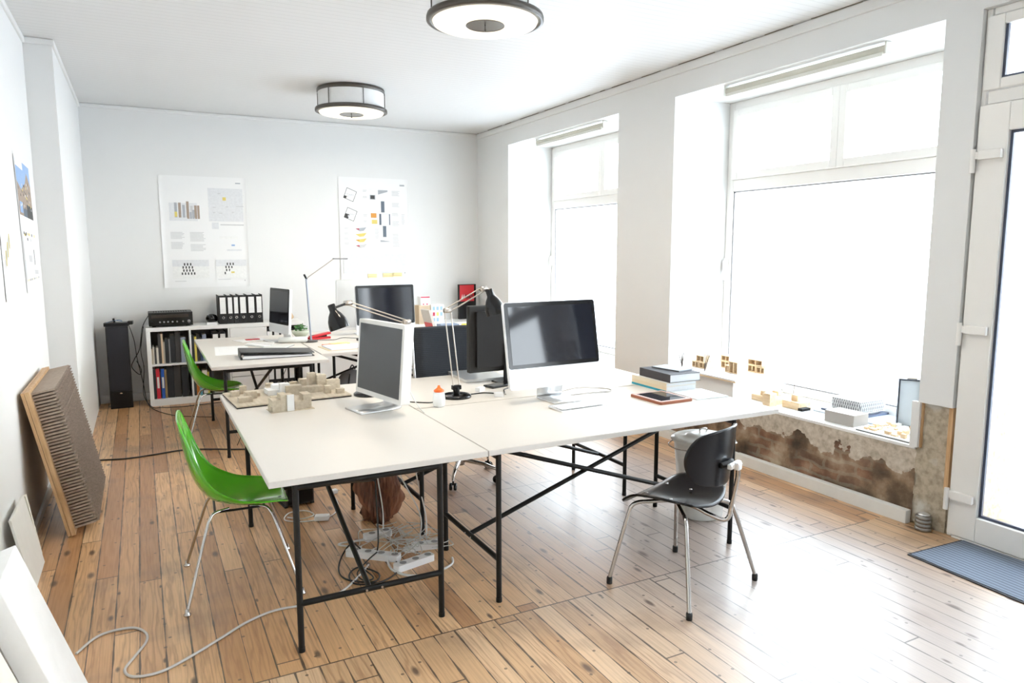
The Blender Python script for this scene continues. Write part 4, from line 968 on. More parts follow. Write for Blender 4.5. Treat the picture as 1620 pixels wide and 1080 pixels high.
# right part of back row: boxes with prints, books
def carton(label, loc, w_, d, h, marks, rz=0, base=None, cat='box', name='printed_box'):
    mats_ = [base or M_PAPER]+PR
    m = MB().bx(-w_/2, w_/2, -d/2, d/2, 0, h)
    for u0, u1, v0, v1, k in marks: m.add([(-w_/2+u*w_, -d/2-.0008, v*h) for u, v in ((u0, v0), (u1, v0), (u1, v1), (u0, v1))], [(0, 1, 2, 3)], k)
    return single(m, name, mats_, label, cat, loc, (0, 0, rz))
wd = MB().bx(-.35, .45, -.17, .17, 0, .765)
cab = thing('side_cabinet', 'low pale cabinet in the far corner carrying printed boxes', 'cabinet', (3.55, 8.75, 0))
MB().bx(-.50, .55, -.22, .24, 0, .765).build('carcass', M_PAINT, cab, bevel=.003)
for s in (-1, 1):
    dd = MB().bx(.025+s*.26-.255, .025+s*.26+.255, -.236, -.2205, .03, .75).build('door', M_PAINT, cab, bevel=.002)
    MB().bar((.025+s*.04, -.245, .40), (.025+s*.04, -.245, .52), .005, 8).build('handle', M_ALU, dd)
kraft = mat('kraft_box', (.60, .47, .32), .8)
carton('brown striped box with white and red carton on top', (3.17, 8.60, .766), .155, .15, .235, [(.05+.11*i, .08+.11*i, .05, .95, 4) for i in range(9)], .05, kraft)
carton('small white and red carton on top of brown striped box', (3.19, 8.60, 1.0025), .12, .12, .11, [(0, 1, .85, 1, 8), (.2, .4, .05, .2, 8), (.6, .8, .05, .2, 8)])
carton('white box with coloured pastel squares right of brown striped box', (3.35, 8.60, .766), .17, .15, .24, [(.1+.3*i, .3+.3*i, .1+.3*j, .3+.3*j, random.choice((9, 8, 5, 2, 9))) for i in range(3) for j in range(3)])
bk = thing('photo_book', 'red and black book standing against the far right corner wall', 'book', (3.94, 8.93, .766), R(4))
carton_m = MB().bx(-.13, .13, -.02, .02, 0, .47).add([(-.12, -.0208, .24), (.10, -.0208, .24), (.10, -.0208, .46), (-.12, -.0208, .46)], [(0, 1, 2, 3)], 1)
carton_m.add([(.10, -.0208, .25), (.125, -.0208, .25), (.125, -.0208, .465), (.10, -.0208, .465)], [(0, 1, 2, 3)], 0)
for i in range(6): carton_m.add([(-.10+.03*i, -.0212, .27+.02*(i % 3)), (-.07+.03*i, -.0212, .26+.03*(i % 2)), (-.08+.03*i, -.0212, .34)], [(0, 1, 2)], random.choice((2, 3)))
carton_m.build('cover', [M_BLKP, M_RED, PR[0], PR[2]], bk)
tb = thing('leaning_book', 'red and grey book leaning by right edge of back-row dark screen', 'book', (2.90, 7.60, T), 0, rot=(0, R(-16), R(5)))
MB().bx(0, .03, -.11, .11, 0, .27).bx(-.001, 0, -.10, .10, .02, .12, 1).build('cover', [mat('greyish_cover', (.55, .50, .45), .6), M_RED], tb)
carton('dark blue-grey carton behind the top of mesh chair', (3.07, 7.50, T), .22, .14, .10, [(.1, .3, .3, .7, 2), (.5, .7, .3, .7, 2)], 0, mat('slate_blue', (.22, .27, .36), .7)) 
single(MB().lathe([(0, 0), (.035, 0), (.035, .10), (.030, .10), (0, .01)], 24), 'yellow_cup', mat('yellow_glaze', (.75, .65, .10), .4), 'small yellow cup beside dark blue-grey carton in back row', 'cup', (3.24, 7.42, T))
single(MB().bx(-.10, .10, -.13, .13, 0, .012).bx(-.095, .095, -.125, .125, .012, .03, 1), 'document_pile', [M_GRY, M_PAPER], 'pile of white documents right of the back-row dark screen', 'papers', (2.75, 6.75, T), (0, 0, R(14)))
single(MB().prism(rrect(.12, .05, .02), 0, .035), 'tape_dispenser', M_RED, 'small red object right of the slim white monitor, on documents', 'tape dispenser', (2.72, 6.85, T+.0305), bevel=.006)
single(MB().prism(rrect(.19, .12, .02), 0, .05), 'desk_printer', M_BLKP, 'flat black device below papers right of the slim white monitor', 'device', (2.55, 6.62, T), bevel=.006)
def cable(label, pts, r=.003, m=None, n=8, name='cable', closed=False, g=None): return single(MB().tube(spline(pts, n, closed), r, 6, closed=closed), name, m or M_CABW, label, 'cable', group=g)
cable('thin black wires trailing across back-row desk past phone', [(1.55, 7.5, T+.004), (1.75, 7.42, T+.004), (1.88, 7.55, T+.004), (2.05, 7.42, T+.004), (2.3, 7.5, T+.004)], .003, M_CABB)
# backpack and gear under the back row
def backpack():
    t = thing('backpack', 'grey backpack hanging under back-row desk', 'backpack', (1.76, 6.745, 0), R(10))
    def body(u, v):
        a = u*pi; q = v*2-1; s = (1-abs(q)**3)**.4*.95+.05*(1-abs(q)); return (.17*s*cos(a), .10*s*sin(a), .06+v*.50)
    MB().grid(body, 24, 16).build('body', mat('grey_nylon', (.10, .10, .105), .75, bump=.4, bs=90), t)
    MB().bx(-.10, .10, -.135, -.085, .12, .32).build('pocket', mat('dark_nylon', (.05, .05, .055), .75), t, bevel=.02)
    for s in (-1, 1): MB().tube(spline([(s*.06, -.07, .52), (s*.10, -.14, .48), (s*.12, -.15, .35), (s*.10, -.12, .18)], 5), .010, 8).build('strap', M_BLKP, t)
    MB().tube(spline([(-.03, 0, .555), (0, 0, .60), (.03, 0, .555)], 5), .006, 8).build('grab_loop', M_BLKP, t)
backpack()
def pc(label, loc, rz=0, w_=.19, d=.42, h=.43):
    t = thing('computer_tower', label, 'computer', loc, rz)
    MB().bx(-w_/2, w_/2, -d/2, d/2, .01, h).build('case', mat('anthracite', (.035, .033, .033), .45), t, bevel=.004)
    MB().bx(-w_/2+.01, w_/2-.01, -d/2-.008, -d/2-.0002, .02, h-.01).build('front_bezel', M_BLKP, t, bevel=.003)
    MB().bx(-w_/2+.02, w_/2-.02, -d/2-.010, -d/2-.0085, h-.08, h-.05).build('disc_drive', M_GRY, t)
    for x in (-1, 1): MB().bx(x*w_/2-.01-(x > 0)*.01, x*w_/2+.01-(x > 0)*.01+0, -d/2, d/2, 0, .01).build('foot', M_RUB, t)
pc('dark computer tower on floor under the rear of the near left desk', (.83, 4.95, 0), R(8), .19, .42, .44)
pc('dark computer tower under the back-row desk beside backpack', (2.15, 7.21, 0), R(0))
single(MB().bx(-.09, .09, -.03, .03, .0, .02).bx(-.07, .07, -.06, .06, .02, .16), 'under_desk_box', M_BLKP, 'black adapter box under back left desk', 'adapter box', (1.0, 7.2, .0), bevel=.004)
# ------------------------------------------------------------------ on the front desks
b = thing('lidded_bottle', 'small white bottle with orange pointed cap beside the lamp', 'bottle', (1.545, 3.93, T))
MB().lathe([(0, 0), (.030, 0), (.036, .010), (.038, .045), (.034, .080), (.030, .090), (0, .090)], 32).build('body', M_BOTL, b)
MB().lathe([(.0305, .0905), (.031, .100), (.020, .108), (.010, .116), (.007, .128), (0, .130)], 32).build('cap', M_ORG, b)
for k, (w_, d, h, c, rz, nm, dx, dy) in enumerate(((.245, .33, .022, (.80, .77, .70), 8, 'cream book with teal band, lowest in stack on right desk', 0, 0), (.24, .33, .034, (.76, .66, .50), 8, 'beige-spined book, second from bottom of the stack', .0, 0), (.25, .31, .052, (.055, .05, .055), 7, 'thick black book, topmost large one of the stack', .02, .02))):
    pass
def flat_book(label, x, y, z, w_, d, h, rz, spine, cover, pages=None, band=None):
    t = thing('book', label, 'book', (x, y, z), R(rz), 'books stacked on the right desk')   # spine on local -x
    cm = mat('cv_'+label[:12].replace(' ', '_'), cover, .5); sm = mat('sp_'+label[:12].replace(' ', '_'), spine, .5)
    MB().bx(-w_/2, w_/2, -d/2, d/2, 0, .003).bx(-w_/2, w_/2, -d/2, d/2, h-.003, h).build('cover', cm, t)
    MB().bx(-w_/2-.002, -w_/2, -d/2, d/2, 0, h).build('spine', sm, t)
    if band: MB().bx(-w_/2-.003, -w_/2-.002, -d/2, d/2, .0, .014).build('spine_band', mat('teal_band', band, .5), t)
    MB().bx(-w_/2, w_/2-.004, -d/2+.003, d/2-.003, .003, h-.003).build('pages', mat('pages_white', (.80, .82, .84), .8, var=.05, vs=200), t)
flat_book('cream book with teal spine foot, bottom of stack on right desk', 3.145, 3.80, T, .25, .38, .04, -1, (.80, .66, .46), (.8, .75, .66), band=(.02, .35, .48))
flat_book('plain beige book second from bottom in the stack', 3.145, 3.80, T+.0405, .25, .38, .022, -1, (.80, .70, .52), (.8, .78, .72))
flat_book('thick black book lying third in the stack on right desk', 3.175, 3.775, T+.063, .25, .34, .055, -2, (.035, .03, .035), (.06, .065, .08))
flat_book('slim pale book on the very top of the stack', 3.22, 3.80, T+.1185, .15, .24, .008, 10, (.10, .10, .10), (.45, .50, .55))
t = thing('picture_tablet', 'tablet in reddish-brown case lying in front of the stacked books', 'tablet', (2.868, 3.485, T), R(1))
MB().prism(rrect(.255, .30, .012), 0, .016).build('case', mat('red_brown_leather', (.36, .12, .06), .45), t, bevel=.003)
MB().prism(rrect(.235, .28, .01), .016, .0175).build('frame', mat('pinkish_rim', (.74, .58, .55), .4), t)
MB().bx(-.10, .10, -.12, .12, .0175, .0182).build('screen', M_SCR, t)
single(MB().bx(-.125, .125, -.135, .135, 0, .007), 'glass_plate', mat('pale_blue_glass', (.72, .78, .80), .08, trans=.0), 'pale bluish glass plate right of the reddish-brown tablet', 'glass plate', (3.165, 3.47, T), (0, 0, R(-3)), bevel=.001)
cable('white cable looping on desk right of the big computer foot', [(2.33, 3.92, T+.004), (2.45, 3.98, T+.004), (2.60, 4.02, T+.004), (2.74, 3.92, T+.004), (2.72, 3.82, T+.004), (2.55, 3.84, T+.004), (2.36, 3.83, T+.004)], .0035, mat('beige_cable', (.62, .56, .50), .4))
cable('black cable between lamp base and the big computer', [(1.83, 4.15, T+.004), (1.95, 4.16, T+.004), (2.05, 4.08, T+.004), (2.12, 4.2, T+.004), (2.2, 4.25, T+.004)], .004, M_CABB)
cable('brown-black cord between the white monitor and bottle', [(1.40, 4.15, T+.004), (1.47, 4.08, T+.004), (1.56, 4.05, T+.004), (1.66, 4.25, T+.004)], .0035, M_CABB)
cable('clear cable bundle dropping behind the slim white monitor', [(1.36, 4.12, T+.10), (1.41, 4.10, T+.09), (1.425, 4.03, T+.03), (1.42, 3.92, T+.004), (1.40, 3.80, T+.004)], .003, M_CABW)
def adapter(label, loc, rz):
    t = thing('plug_adapter', label, 'adapter', loc, rz)
    MB().bx(-.03, .03, -.02, .02, 0, .028).build('housing', M_WHT, t, bevel=.004); MB().bar((.03, -.008, .014), (.048, -.008, .014), .002, 6).bar((.03, .008, .014), (.048, .008, .014), .002, 6).build('prong', M_CHR, t)
adapter('white plug adapter in front of silver laptop', (1.96, 4.24, T), R(30)); adapter('small metal-tipped plug left of the big computer edge', (1.99, 4.02, T), R(-20))
single(MB().bx(-.07, .07, -.05, .05, 0, .016), 'card_reader', M_BLKG, 'small black device under left edge of big computer', 'device', (2.12, 4.33, T), (0, 0, R(15)), bevel=.004)

# city model on its board
bd = thing('city_model', 'grey wooden city model on a board with dark edge, near left desk', 'model', (.80, 4.68, T), R(4))
MB().bx(-.36, .34, -.24, .24, 0, .008, 1).bx(-.36, .34, -.24, .24, .008, .016, 0).build('base_board', [M_MDF, M_DARK], bd)
blocks = [(-.31, .10, .05, .05, .03), (-.25, .15, .04, .04, .05), (-.29, -.12, .08, .05, .03), (-.24, -.03, .07, .05, .045), (-.20, .05, .05, .09, .02), (-.08, .16, .05, .04, .05), (-.02, .10, .20, .05, .035),
          (.12, -.03, .18, .06, .04), (.02, -.05, .10, .05, .06), (.17, .06, .05, .06, .11), (.22, .02, .06, .05, .10), (.29, .0, .09, .05, .065), (.27, .08, .10, .04, .05), (.14, .15, .06, .05, .06), (.24, .17, .05, .05, .08), (.22, -.12, .04, .04, .05), (.29, -.16, .05, .04, .03), (.08, .18, .05, .04, .04), (-.12, -.14, .05, .04, .02)]
for i, (x, y, w_, d, h) in enumerate(blocks): MB().bx(x-w_/2, x+w_/2, y-d/2, y+d/2, .0162, .0162+h).build('building_block', M_MDF, bd, bevel=.001)
wm = MB().bx(-.13, .05, -.02, .10, .0162, .05).bx(-.09, .0, .02, .09, .05, .075).bx(-.06, .0, -.05, .0, .0162, .09); lab(wm.build('white_block', M_PAPER, bd, bevel=.002), 'white glued block among grey ones')
m2 = thing('block_model', 'wooden house-block model in front of the city model board', 'model', (.735, 4.27, T), R(4))
MB().bx(-.12, .13, -.06, .07, 0, .003).build('base_sheet', M_MDF, m2)
for i, (x, y, w_, d, h) in enumerate([(-.085, 0, .05, .10, .07), (-.04, .0, .04, .10, .095), (-.0, .01, .04, .09, .085), (.05, .0, .06, .08, .05), (.095, .01, .05, .09, .085), (-.11, 0, .015, .08, .03)]):
    MB().bx(x-w_/2, x+w_/2, y-d/2, y+d/2, .0031, .0031+h).build('building_block', M_MDF, m2, bevel=.001)
lab(MB().bx(-.028, .012, -.061, -.05, .0032, .098).build('white_block', M_PAPER, m2), 'white paper slab on the model front')

# ------------------------------------------------------------------ under the front desks
def stump():
    t = thing('tree_stump', 'rough dark red-brown tree stump on the floor under near left desk', 'stump', (1.262, 4.27, 0))
    random.seed(21); amp_ = [random.uniform(.75, 1.2) for _ in range(28)]
    def fn(u, v):
        a = (u+1)*pi; i = (u+1)/2*28; k = int(i) % 28; f = i-int(i); am = amp_[k]*(1-f)+amp_[(k+1) % 28]*f
        r = (.098+.035*v+.02*sin(v*9+a*3)+.010*sin(a*31+v*7)+.008*sin(a*53-v*19))*am*(1-.15*(v < .05)); return (r*cos(a)-.015*v, r*sin(a)*.95, v*.44+.02*sin(a*5)*v)
    MB().grid(fn, 168, 24).build('trunk', M_STUMP, t)
    top = [fn(-1+2*i/168, 1) for i in range(168)]; MB().add(top, [list(range(168))]).build('cut_face', wood_material('cut_wood', (.20, .09, .05), (.42, .24, .14), 2), t)
stump()
def power_strip(label, loc, rz, n=3, L_=.26):
    t = thing('power_strip', label, 'power strip', loc, rz)
    MB().prism(rrect(L_, .055, .012), 0, .036).build('housing', M_WHT, t, bevel=.004)
    for i in range(n):
        x = -L_/2+.05+i*(L_-.08)/max(1, n-1); MB().lathe([(.019, .0362), (.017, .0362), (.0165, .0355)], 20, 0, TR(x, 0, .001)).build('socket', M_GRY, t)
power_strip('long white power strip with black plug, leftmost under near left desk', (1.055, 3.715, 0), R(-42), 4, .32)
power_strip('short white power strip under tangled cables near stump', (1.16, 3.98, 0), R(8), 2, .17)
power_strip('wide white power strip nearest the lower desk bar', (1.225, 3.52, 0), R(14), 3, .24)
power_strip('small white power block beside front left desk right leg', (1.36, 3.70, 0), R(-12), 2, .16)
adapter('white adapter lying on floor behind the front desk bar', (1.26, 3.70, 0), R(0)); adapter('white adapter box alone on floor left of stump', (1.11, 4.88, 0), R(10))
single(MB().bx(-.045, .045, -.03, .03, 0, .03), 'power_brick', M_WHT, 'white power brick among the cables left of stump', 'power brick', (.93, 4.42, 0), (0, 0, R(-20)), bevel=.005)
cable('thick white extension cord snaking over the floor at lower left', [(-.34, 3.36, .006), (-.26, 3.48, .006), (-.14, 3.49, .006), (-.08, 3.42, .006), (-.075, 3.33, .006), (-.12, 3.22, .006), (-.155, 3.13, .006), (-.12, 3.06, .006), (-.02, 3.05, .006), (.10, 3.12, .006), (.22, 3.21, .006), (.34, 3.30, .006), (.47, 3.35, .006), (.62, 3.34, .006), (.78, 3.38, .006), (.92, 3.52, .006), (1.0, 3.62, .01)], .0058, mat('dusty_white_cord', (.58, .55, .52), .5))
cable('thick white cord curving in front of the power strips', [(1.17, 3.75, .006), (1.11, 3.62, .006), (1.10, 3.50, .006), (1.16, 3.40, .006), (1.27, 3.37, .006), (1.40, 3.42, .006), (1.44, 3.50, .006)], .0065)
cable('white loop of cord at left end of the tangle', [(1.03, 3.86, .012), (.93, 3.95, .008), (.95, 3.98, .008), (1.10, 3.96, .008), (1.2, 3.98, .01)], .005)
cable('black plug cord rising from long white power strip', [(1.075, 3.70, .045), (1.085, 3.71, .12), (1.10, 3.78, .30), (1.14, 3.95, .52), (1.17, 4.1, .70)], .0045, M_CABB)
cable('black cord looping on the floor left of power strips', [(1.0, 3.78, .04), (.97, 3.85, .05), (.90, 3.80, .006), (.84, 3.62, .006), (.86, 3.50, .006), (.97, 3.42, .006), (1.02, 3.50, .006), (.95, 3.62, .006), (.88, 3.56, .006), (.88, 3.44, .006), (1.0, 3.40, .006), (1.12, 3.48, .006), (1.15, 3.60, .006)], .0045, M_CABB)
cable('second black cord crossing long white power strip', [(1.07, 3.69, .04), (.99, 3.62, .03), (.92, 3.55, .008), (.93, 3.45, .008), (.98, 3.46, .010), (.96, 3.60, .008)], .004, M_CABB)
for k, (x, y, x2, y2) in enumerate(((1.20, 4.0, 1.22, 4.1), (1.38, 3.85, 1.33, 4.05), (1.40, 3.80, 1.43, 4.0))):
    cable(('white cable hanging from desk beside stump', 'pale cable hanging down left of the rear middle leg', 'pale cable hanging down right of the rear middle leg')[k], [(x, y, .012), (x+.01, y+.03, .15), (x2-.02, y2, .4), (x2+.01, y2, .60), (x2, y2, .735)], .0042, n=6)
random.seed(4)
tm = MB()
for k in range(15):
    c = (random.uniform(1.17, 1.40), random.uniform(3.62, 3.95)); a0 = random.uniform(0, 6.28); pts = []
    rx, ry = random.uniform(.05, .16), random.uniform(.05, .14)
    for i in range(7):
        a = a0+i*random.uniform(.7, 1.1); pts.append((c[0]+rx*cos(a)+random.uniform(-.03, .03), c[1]+ry*sin(a)+random.uniform(-.03, .03), random.uniform(.005, .07)))
    tm.tube(spline(pts, 6), .0026, 6)
o = tm.build('cable_tangle', mat('greyish_cable', (.60, .60, .57), .4)); tag(o, 'tangle of thin white cables on floor under near left desk', 'cables'); o['kind'] = 'stuff'
cable('white cable coil on floor left of the adapter box', [(.74, 4.55, .005), (.82, 4.48, .005), (.9, 4.52, .005), (.86, 4.62, .005), (.76, 4.62, .005), (.72, 4.50, .005), (.85, 4.42, .005), (1.0, 4.45, .005), (1.08, 4.62, .005), (1.1, 4.8, .005)], .004)
cable('long black cable lying across the floor from left wall', [(-.42, 6.56, .006), (-.2, 6.50, .006), (.0, 6.52, .006), (.22, 6.56, .006), (.4, 6.5, .006), (.62, 6.38, .006), (.8, 6.3, .006)], .007, M_CABB)
cable('thin cable hanging from back left desk to shelf', [(1.05, 6.2, .70), (1.0, 6.3, .55), (.9, 6.4, .35), (.75, 6.45, .2), (.66, 6.5, .006)], .003, M_CABB)
# bin
def bin_():
    t = thing('enamel_bin', 'white enamel bucket with lid behind the black chair, near the parapet', 'bin', (3.13, 3.38, 0))
    MB().lathe([(0, 0), (.130, 0), (.135, .008), (.182, .49), (.190, .495), (.190, .505), (.176, .505)], 44).build('bucket', mat('white_enamel', (.82, .83, .80), .2), t)
    MB().lathe([(.196, .490), (.202, .50), (.198, .510), (.17, .520), (.11, .526), (.105, .534), (.06, .540), (.03, .543), (0, .544)], 44).build('lid', mat('white_enamel', (.82, .83, .80), .2), t)
    MB().tube(spline([(-.028, 0, .544), (-.025, 0, .565), (.025, 0, .565), (.028, 0, .544)], 5), .005, 8).build('lid_knob', M_CHR, t)
    for s in (-1, 1): MB().tube(spline([(s*.14, -.125, .48), (s*.205, -.09, .47), (s*.225, 0, .465), (s*.205, .09, .47), (s*.14, .125, .48)], 5), .004, 8).build('handle', M_CHR, t)
bin_()

# ------------------------------------------------------------------ left side: leaning things
def relief():
    ang = R(11)
    t = thing('corrugated_relief', 'brown corrugated cardboard relief on plywood leaning at left wall', 'relief model', (-.480, 4.83, 0.0005), rot=(0, -ang, 0))
    H_, W_ = .905, 1.03
    MB().bx(.002, .018, 0, W_, 0.006, H_).build('back_board', M_PLY, t, bevel=.001)
    MB().bx(.020, .044, 0, W_, 0.003, H_).build('front_board', M_PLY, t, bevel=.001)
    n = 44
    m = MB(); random.seed(9)
    zig = []
    for i in range(n):
        z0 = .03+i*(H_-.04)/n; z1 = z0+(H_-.04)/n*.60; d = .155+random.uniform(-.004, .004)+.008*(i % 2)
        m.bx(.0445, d, .035+random.uniform(0, .01), W_-.02, z0, z1, 0)
    lay = m.build('cardboard_layers', CARDM, t)
    # zigzag front folds
    f = MB(); k = 38
    for i in range(n):
        z0 = .03+i*(H_-.04)/n+.002; z1 = z0+(H_-.04)/n*.40
        for j in range(k):
            y0 = .045+j*(W_-.07)/k; dy = (W_-.07)/k; sft = dy*.5*(i % 2)
            if y0+sft+dy > W_-.02: continue
            f.add([(.155, y0+sft, z0), (.155, y0+sft+dy*.7, z0), (.176, y0+sft+dy*.35, z0), (.155, y0+sft, z1), (.155, y0+sft+dy*.7, z1), (.176, y0+sft+dy*.35, z1)], [(0, 2, 1), (3, 4, 5), (0, 3, 5, 2), (2, 5, 4, 1)], 0)
    f.build('zigzag_edges', CARDM2, t)
CARDM = mat('corrugated_card', (.36, .285, .225), .85, var=.3, vs=50); CARDM2 = mat('card_edges', (.30, .235, .19), .85, var=.45, vs=80)
relief()
single(MB().bx(0, .012, -.22, .20, 0, .40), 'thin_panel', mat('off_white_panel', (.78, .76, .71), .6), 'thin off-white panel leaning on left wall before brown relief', 'panel', (-.575, 4.30, 0), (0, R(-10), 0), bevel=.001)
single(MB().bx(0, .012, -.02, .02, 0, .36), 'wood_strip', mat('pale_strip', (.74, .71, .62), .6), 'narrow pale strip leaning on left wall behind thin off-white panel', 'strip', (-.600, 4.62, 0), (0, R(-8), 0), bevel=.001)
def canvas(label, loc, lean, W_, H_, th, m):
    t = thing('white_board', label, 'board', loc, rot=(0, R(-lean), 0))
    MB().bx(0, th, 0, W_, .0, H_).build('panel', m, t, bevel=.004)
    return t
canvas('thick white board leaning at the lower left, smudged near edge', (-.345, 2.68, .0), 17.5, .37, .64, .075, mat('primed_white', (.88, .87, .85), .6, bump=.15))
canvas('white board standing behind the thick one at left wall', (-.478, 2.95, .0), 14.0, .42, .70, .03, mat('primed_white2', (.90, .90, .89), .6))
canvas('cream board nearest the camera in lower left corner', (-.36, 2.20, .0), 18, .44, .58, .03, mat('cream_board', (.80, .77, .68), .6))

# ------------------------------------------------------------------ window sill and door area
S = SL
def sill_box():
    t = thing('display_box', 'white box with wooden plate on the sill carrying wooden models', 'display stand', (4.57, 4.57, S))
    MB().bx(-.34, .22, -.33, .38, 0, .145).build('plinth', M_PAPER, t, bevel=.002)
    MB().bx(-.39, .23, -.40, .40, .146, .156, 1).bx(-.39, .23, -.40, .40, .156, .168, 0).build('top_plate', [M_PAPER, M_WBLK], t)
sill_box()
ZP = S+.1685
def frame_house(label, loc, rz, cells):
    t = thing('wooden_house_model', label, 'model', loc, rz, 'wooden house models on the display box')
    for x, y, z, w_, d, h in cells:
        q = MB(); e = .007
        q.bx(x, x+w_, y, y+d, z, z+e).bx(x, x+w_, y, y+d, z+h-e, z+h).bx(x, x+e, y, y+d, z+e, z+h-e).bx(x+w_-e, x+w_, y, y+d, z+e, z+h-e).bx(x+e, x+w_-e, y+d-e, y+d, z+e, z+h-e)
        q.bx(x+w_*.5, x+w_*.5+e, y, y+d, z+e, z+h-e)
        q.build('wood_cell', M_WBLK, t)
frame_house('stacked wooden cube house, rear left one of the display box', (4.35, 4.78, ZP), R(-90), [(0, 0, 0, .09, .09, .055), (-.09, 0, 0, .08, .09, .055), (-.04, .0, .0555, .10, .09, .055)])
frame_house('open wooden frame house, farthest back on the display box', (4.55, 4.72, ZP), R(-90), [(0, 0, 0, .10, .08, .06), (0, 0, .0605, .10, .08, .05), (.11, 0, 0, .05, .08, .05)])
frame_house('tall wooden block house, front one on display box', (4.40, 4.47, ZP), R(-90), [(0, 0, 0, .10, .08, .10), (-.055, .01, 0, .05, .08, .06)])
frame_house('long low pale wooden house at the right of display box', (4.60, 4.45, ZP), R(-90), [(0, 0, 0, .09, .08, .06), (.095, 0, 0, .09, .08, .055), (0, 0, .0605, .16, .07, .05)])
def twig(label, loc, seed, h=.2):
    random.seed(seed); m = MB()
    for i in range(5):
        p = Vector((0, 0, 0)); pts = [p.copy()]
        dx, dy = random.uniform(-.25, .25), random.uniform(-.25, .25)
        for k in range(5): p = p+Vector((dx*h/5+random.uniform(-.006, .006), dy*h/5+random.uniform(-.006, .006), h/5*random.uniform(.6, 1.1))); pts.append(p.copy())
        m.tube(pts, [.004, .0036, .0032, .0028, .0024, .0018], 5)
    return single(m, 'twig_tree', mat('dark_twig', (.10, .075, .06), .8), label, 'model tree', loc, group='twig trees')
twig('twig model tree at left end of the display box', (4.26, 4.90, ZP), 1, .16); twig('forked twig model tree before the wooden cube house', (4.27, 4.62, ZP), 2, .22)
cable('thin bare twig standing right of the display box', [(4.62, 3.98, S), (4.625, 3.97, S+.12), (4.62, 3.99, S+.25), (4.64, 3.98, S+.36)], .002, _m['dark_twig'], name='bare_twig')['category'] = 'twig'
def block_sculpt():
    t = thing('wood_block_sculpture', 'light wooden block sculpture lying along the front sill', 'model', (4.36, 3.94, S))
    for x, y, z, w_, d, h in ((.0, .095, .0, .10, .13, .045), (.03, .11, .046, .04, .05, .035), (-.02, -.04, .0, .11, .13, .07), (-.10, -.06, .0, .075, .07, .10), (.02, -.03, .071, .05, .06, .035), (.0, -.25, .0, .14, .16, .055), (.04, -.20, .056, .05, .06, .045), (.11, .0, .0, .10, .10, .05)):
        MB().bx(x, x+w_, y, y+d, z, z+h).build('wood_block', M_WBLK, t, bevel=.002)
    MB().bx(-.01, .08, -.29, -.2505, .0, .02).build('dark_foot', M_DARK, t)
block_sculpt()
gb = MB().bx(-.075, .075, -.14, .14, 0, .075)
single(MB().bx(-.085, .075, -.115, .115, 0, .080), 'grey_cardboard_box', mat('grey_board', (.46, .43, .40), .75), 'plain grey-beige cardboard box at the front of sill', 'box', (4.35, 3.27, S), (0, 0, R(2)), bevel=.002)
def lattice():
    t = thing('lattice_model', 'white patterned lattice box model on grey plates on the sill', 'model', (4.63, 3.385, S), R(0))
    MB().prism(rrect(.36, .52, .02), 0, .012).build('grey_plate', mat('pale_grey_plate', (.55, .60, .66), .4), t)
    MB().prism(rrect(.30, .36, .015), .0125, .026, 0, TR(.02, .05)).build('dark_plate', mat('navy_plate', (.10, .12, .18), .4), t)
    MB().bx(-.10, .10, -.09, .11, .0265, .042).build('white_plinth', M_PAPER, t)
    MB().bx(-.135, .135, -.115, .135, .0425, .045, 0).bx(-.135, .135, -.115, .135, .125, .13, 0).bx(-.128, .128, -.108, .128, .045, .125, 1).build('core', [M_WHT, M_GRY], t)
    m = MB()
    for r in range(3):
        z0 = .045+r*.0268; z1 = z0+.0268; n = 13
        for face in range(4):
            for i in range(n):
                a = i/n; b_ = (i+.5)/n; c_ = (i+1)/n
                if r % 2: a, b_, c_ = b_, c_, (i+1.5)/n
                c_ = min(c_, 1)
                for p, q in (((a, z0), (b_, z1)), ((b_, z1), (c_, z0))):
                    def W(u, z):
                        if face == 0: return (-.134, -.114+.248*u, z)
                        if face == 1: return (-.134+.268*u, -.114, z)
                        if face == 2: return (.134, -.114+.248*u, z)
                        return (-.134+.268*u, .134, z)
                    m.bar(W(*p), W(*q), .0026, 4)
    m.build('lattice_facade', M_WHT, t)
lattice()
def site_model():
    t = thing('site_model', 'flat site model with many tiny wooden blocks at sill end', 'model', (4.385, 2.90, S), R(-1))
    MB().bx(-.16, .16, -.21, .20, 0, .006, 1).bx(-.16, .16, -.21, .20, .006, .014, 0).build('base_board', [M_PAPER, M_DARK], t)
    random.seed(31); k = 0
    for i in range(7):
        for j in range(6):
            if random.random() < .25: continue
            x = -.14+j*.05+random.uniform(0, .01); y = -.19+i*.054+random.uniform(0, .01)
            w_, d, h = random.uniform(.02, .036), random.uniform(.02, .045), random.uniform(.008, .028)
            MB().bx(x, x+w_, y, y+d, .0142, .0142+h).build('building_block', M_WBLK if random.random() < .7 else M_PAPER, t)
site_model()
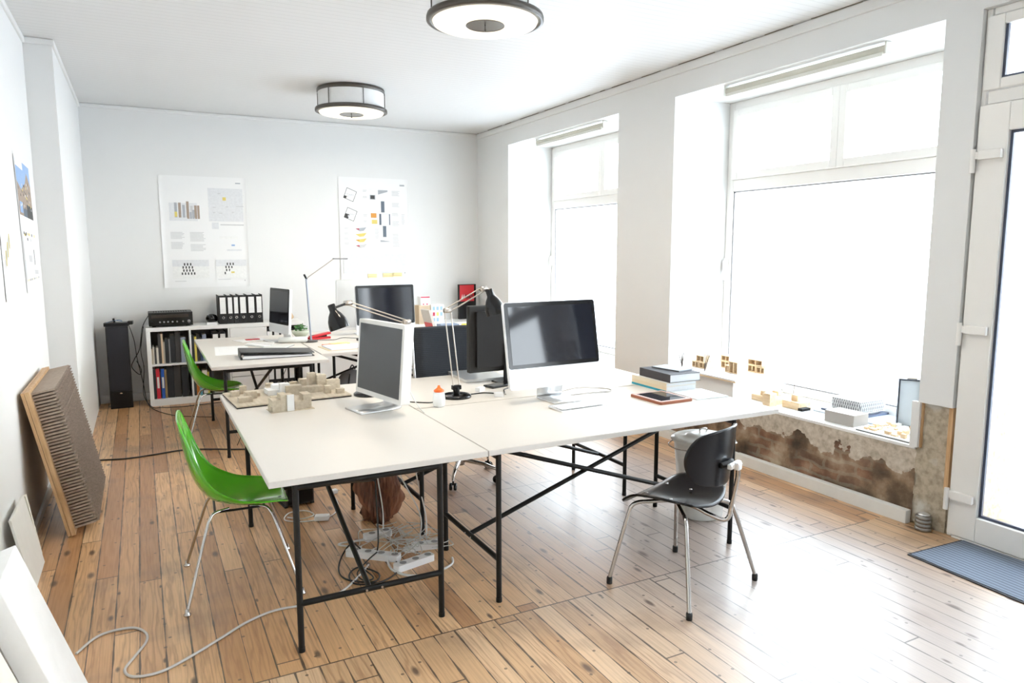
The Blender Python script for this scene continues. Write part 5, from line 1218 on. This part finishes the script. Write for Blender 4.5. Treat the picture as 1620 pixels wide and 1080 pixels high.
def lantern():
    t = thing('framed_glass', 'narrow upright dark-framed glass pane standing at pillar end of the sill', 'framed glass', (4.60, 2.985, S+.002), R(-52))
    w_, h, e = .070, .335, .011
    m = MB().bx(-w_, -w_+e, -.025, .025, 0, h).bx(w_-e, w_, -.025, .025, 0, h).bx(-w_+e, w_-e, -.025, .025, 0, e).bx(-w_+e, w_-e, -.025, .025, h-e, h)
    m.build('frame', mat('blue_black_metal', (.03, .038, .055), .4), t, bevel=.001)
    g = MB().bx(-w_+e, w_-e, -.006, .006, e, h-e)
    g.build('glass_pane', mat('frosted_blue_glass', (.50, .56, .62), .12), t)
    MB().bx(-.02, .04, -.012, .012, h+.0005, h+.010).build('top_clip', M_NIC, t)
lantern()
def doorstop():
    t = thing('metal_canister', 'stack of ribbed metal rings on the floor at the pillar foot', 'door stop', (4.145, 2.545, 0))
    p = []
    for i in range(4):
        z = i*.024; p += [(.040, z), (.046, z+.003), (.046, z+.018), (.040, z+.021)]
    MB().lathe([(0, 0)]+p+[(.036, .098), (0, .098)], 36).build('ribbed_body', mat('dark_steel', (.28, .27, .26), .3, .9), t)
    MB().lathe([(0, .0985), (.034, .0985), (.036, .102), (.02, .106), (0, .106)], 30).build('cap', M_ALU, t)
doorstop()
dm = thing('door_mat', 'grey-blue ribbed door mat on the floor before door', 'mat', (3.95, 1.80, 0), R(-3))
MB().prism(rrect(.52, 1.10, .01), 0, .006).build('rubber_border', mat('mat_rubber', (.03, .03, .035), .7), dm)
MB().bx(-.245, .245, -.535, .535, .006, .010).build('pile', stripe_material('ribbed_mat', (.13, .155, .20), (.22, .26, .33), 0, .030, .5, .9), dm)
sk = MB().bx(0, .02, 0, .05, 0, .02)

# ------------------------------------------------------------------ light
W = bpy.data.worlds.new('sky'); SC.world = W; W.use_nodes = True
nt = W.node_tree; bg = nt.nodes['Background']
tc = nt.nodes.new('ShaderNodeTexCoord'); sp = nt.nodes.new('ShaderNodeSeparateXYZ'); nt.links.new(tc.outputs['Generated'], sp.inputs[0])
nt.links.new(ramp(nt, sp.outputs[2], [(0, (.93, .965, 1)), (.5, (.84, .925, 1.0)), (1, (.75, .87, 1.0))]), bg.inputs['Color'])
bg.inputs['Strength'].default_value = 5.0
SC.view_settings.view_transform = 'Standard'; SC.view_settings.look = 'None'; SC.view_settings.gamma = 1; SC.view_settings.use_curve_mapping = False
SC.view_settings.exposure = 1.35
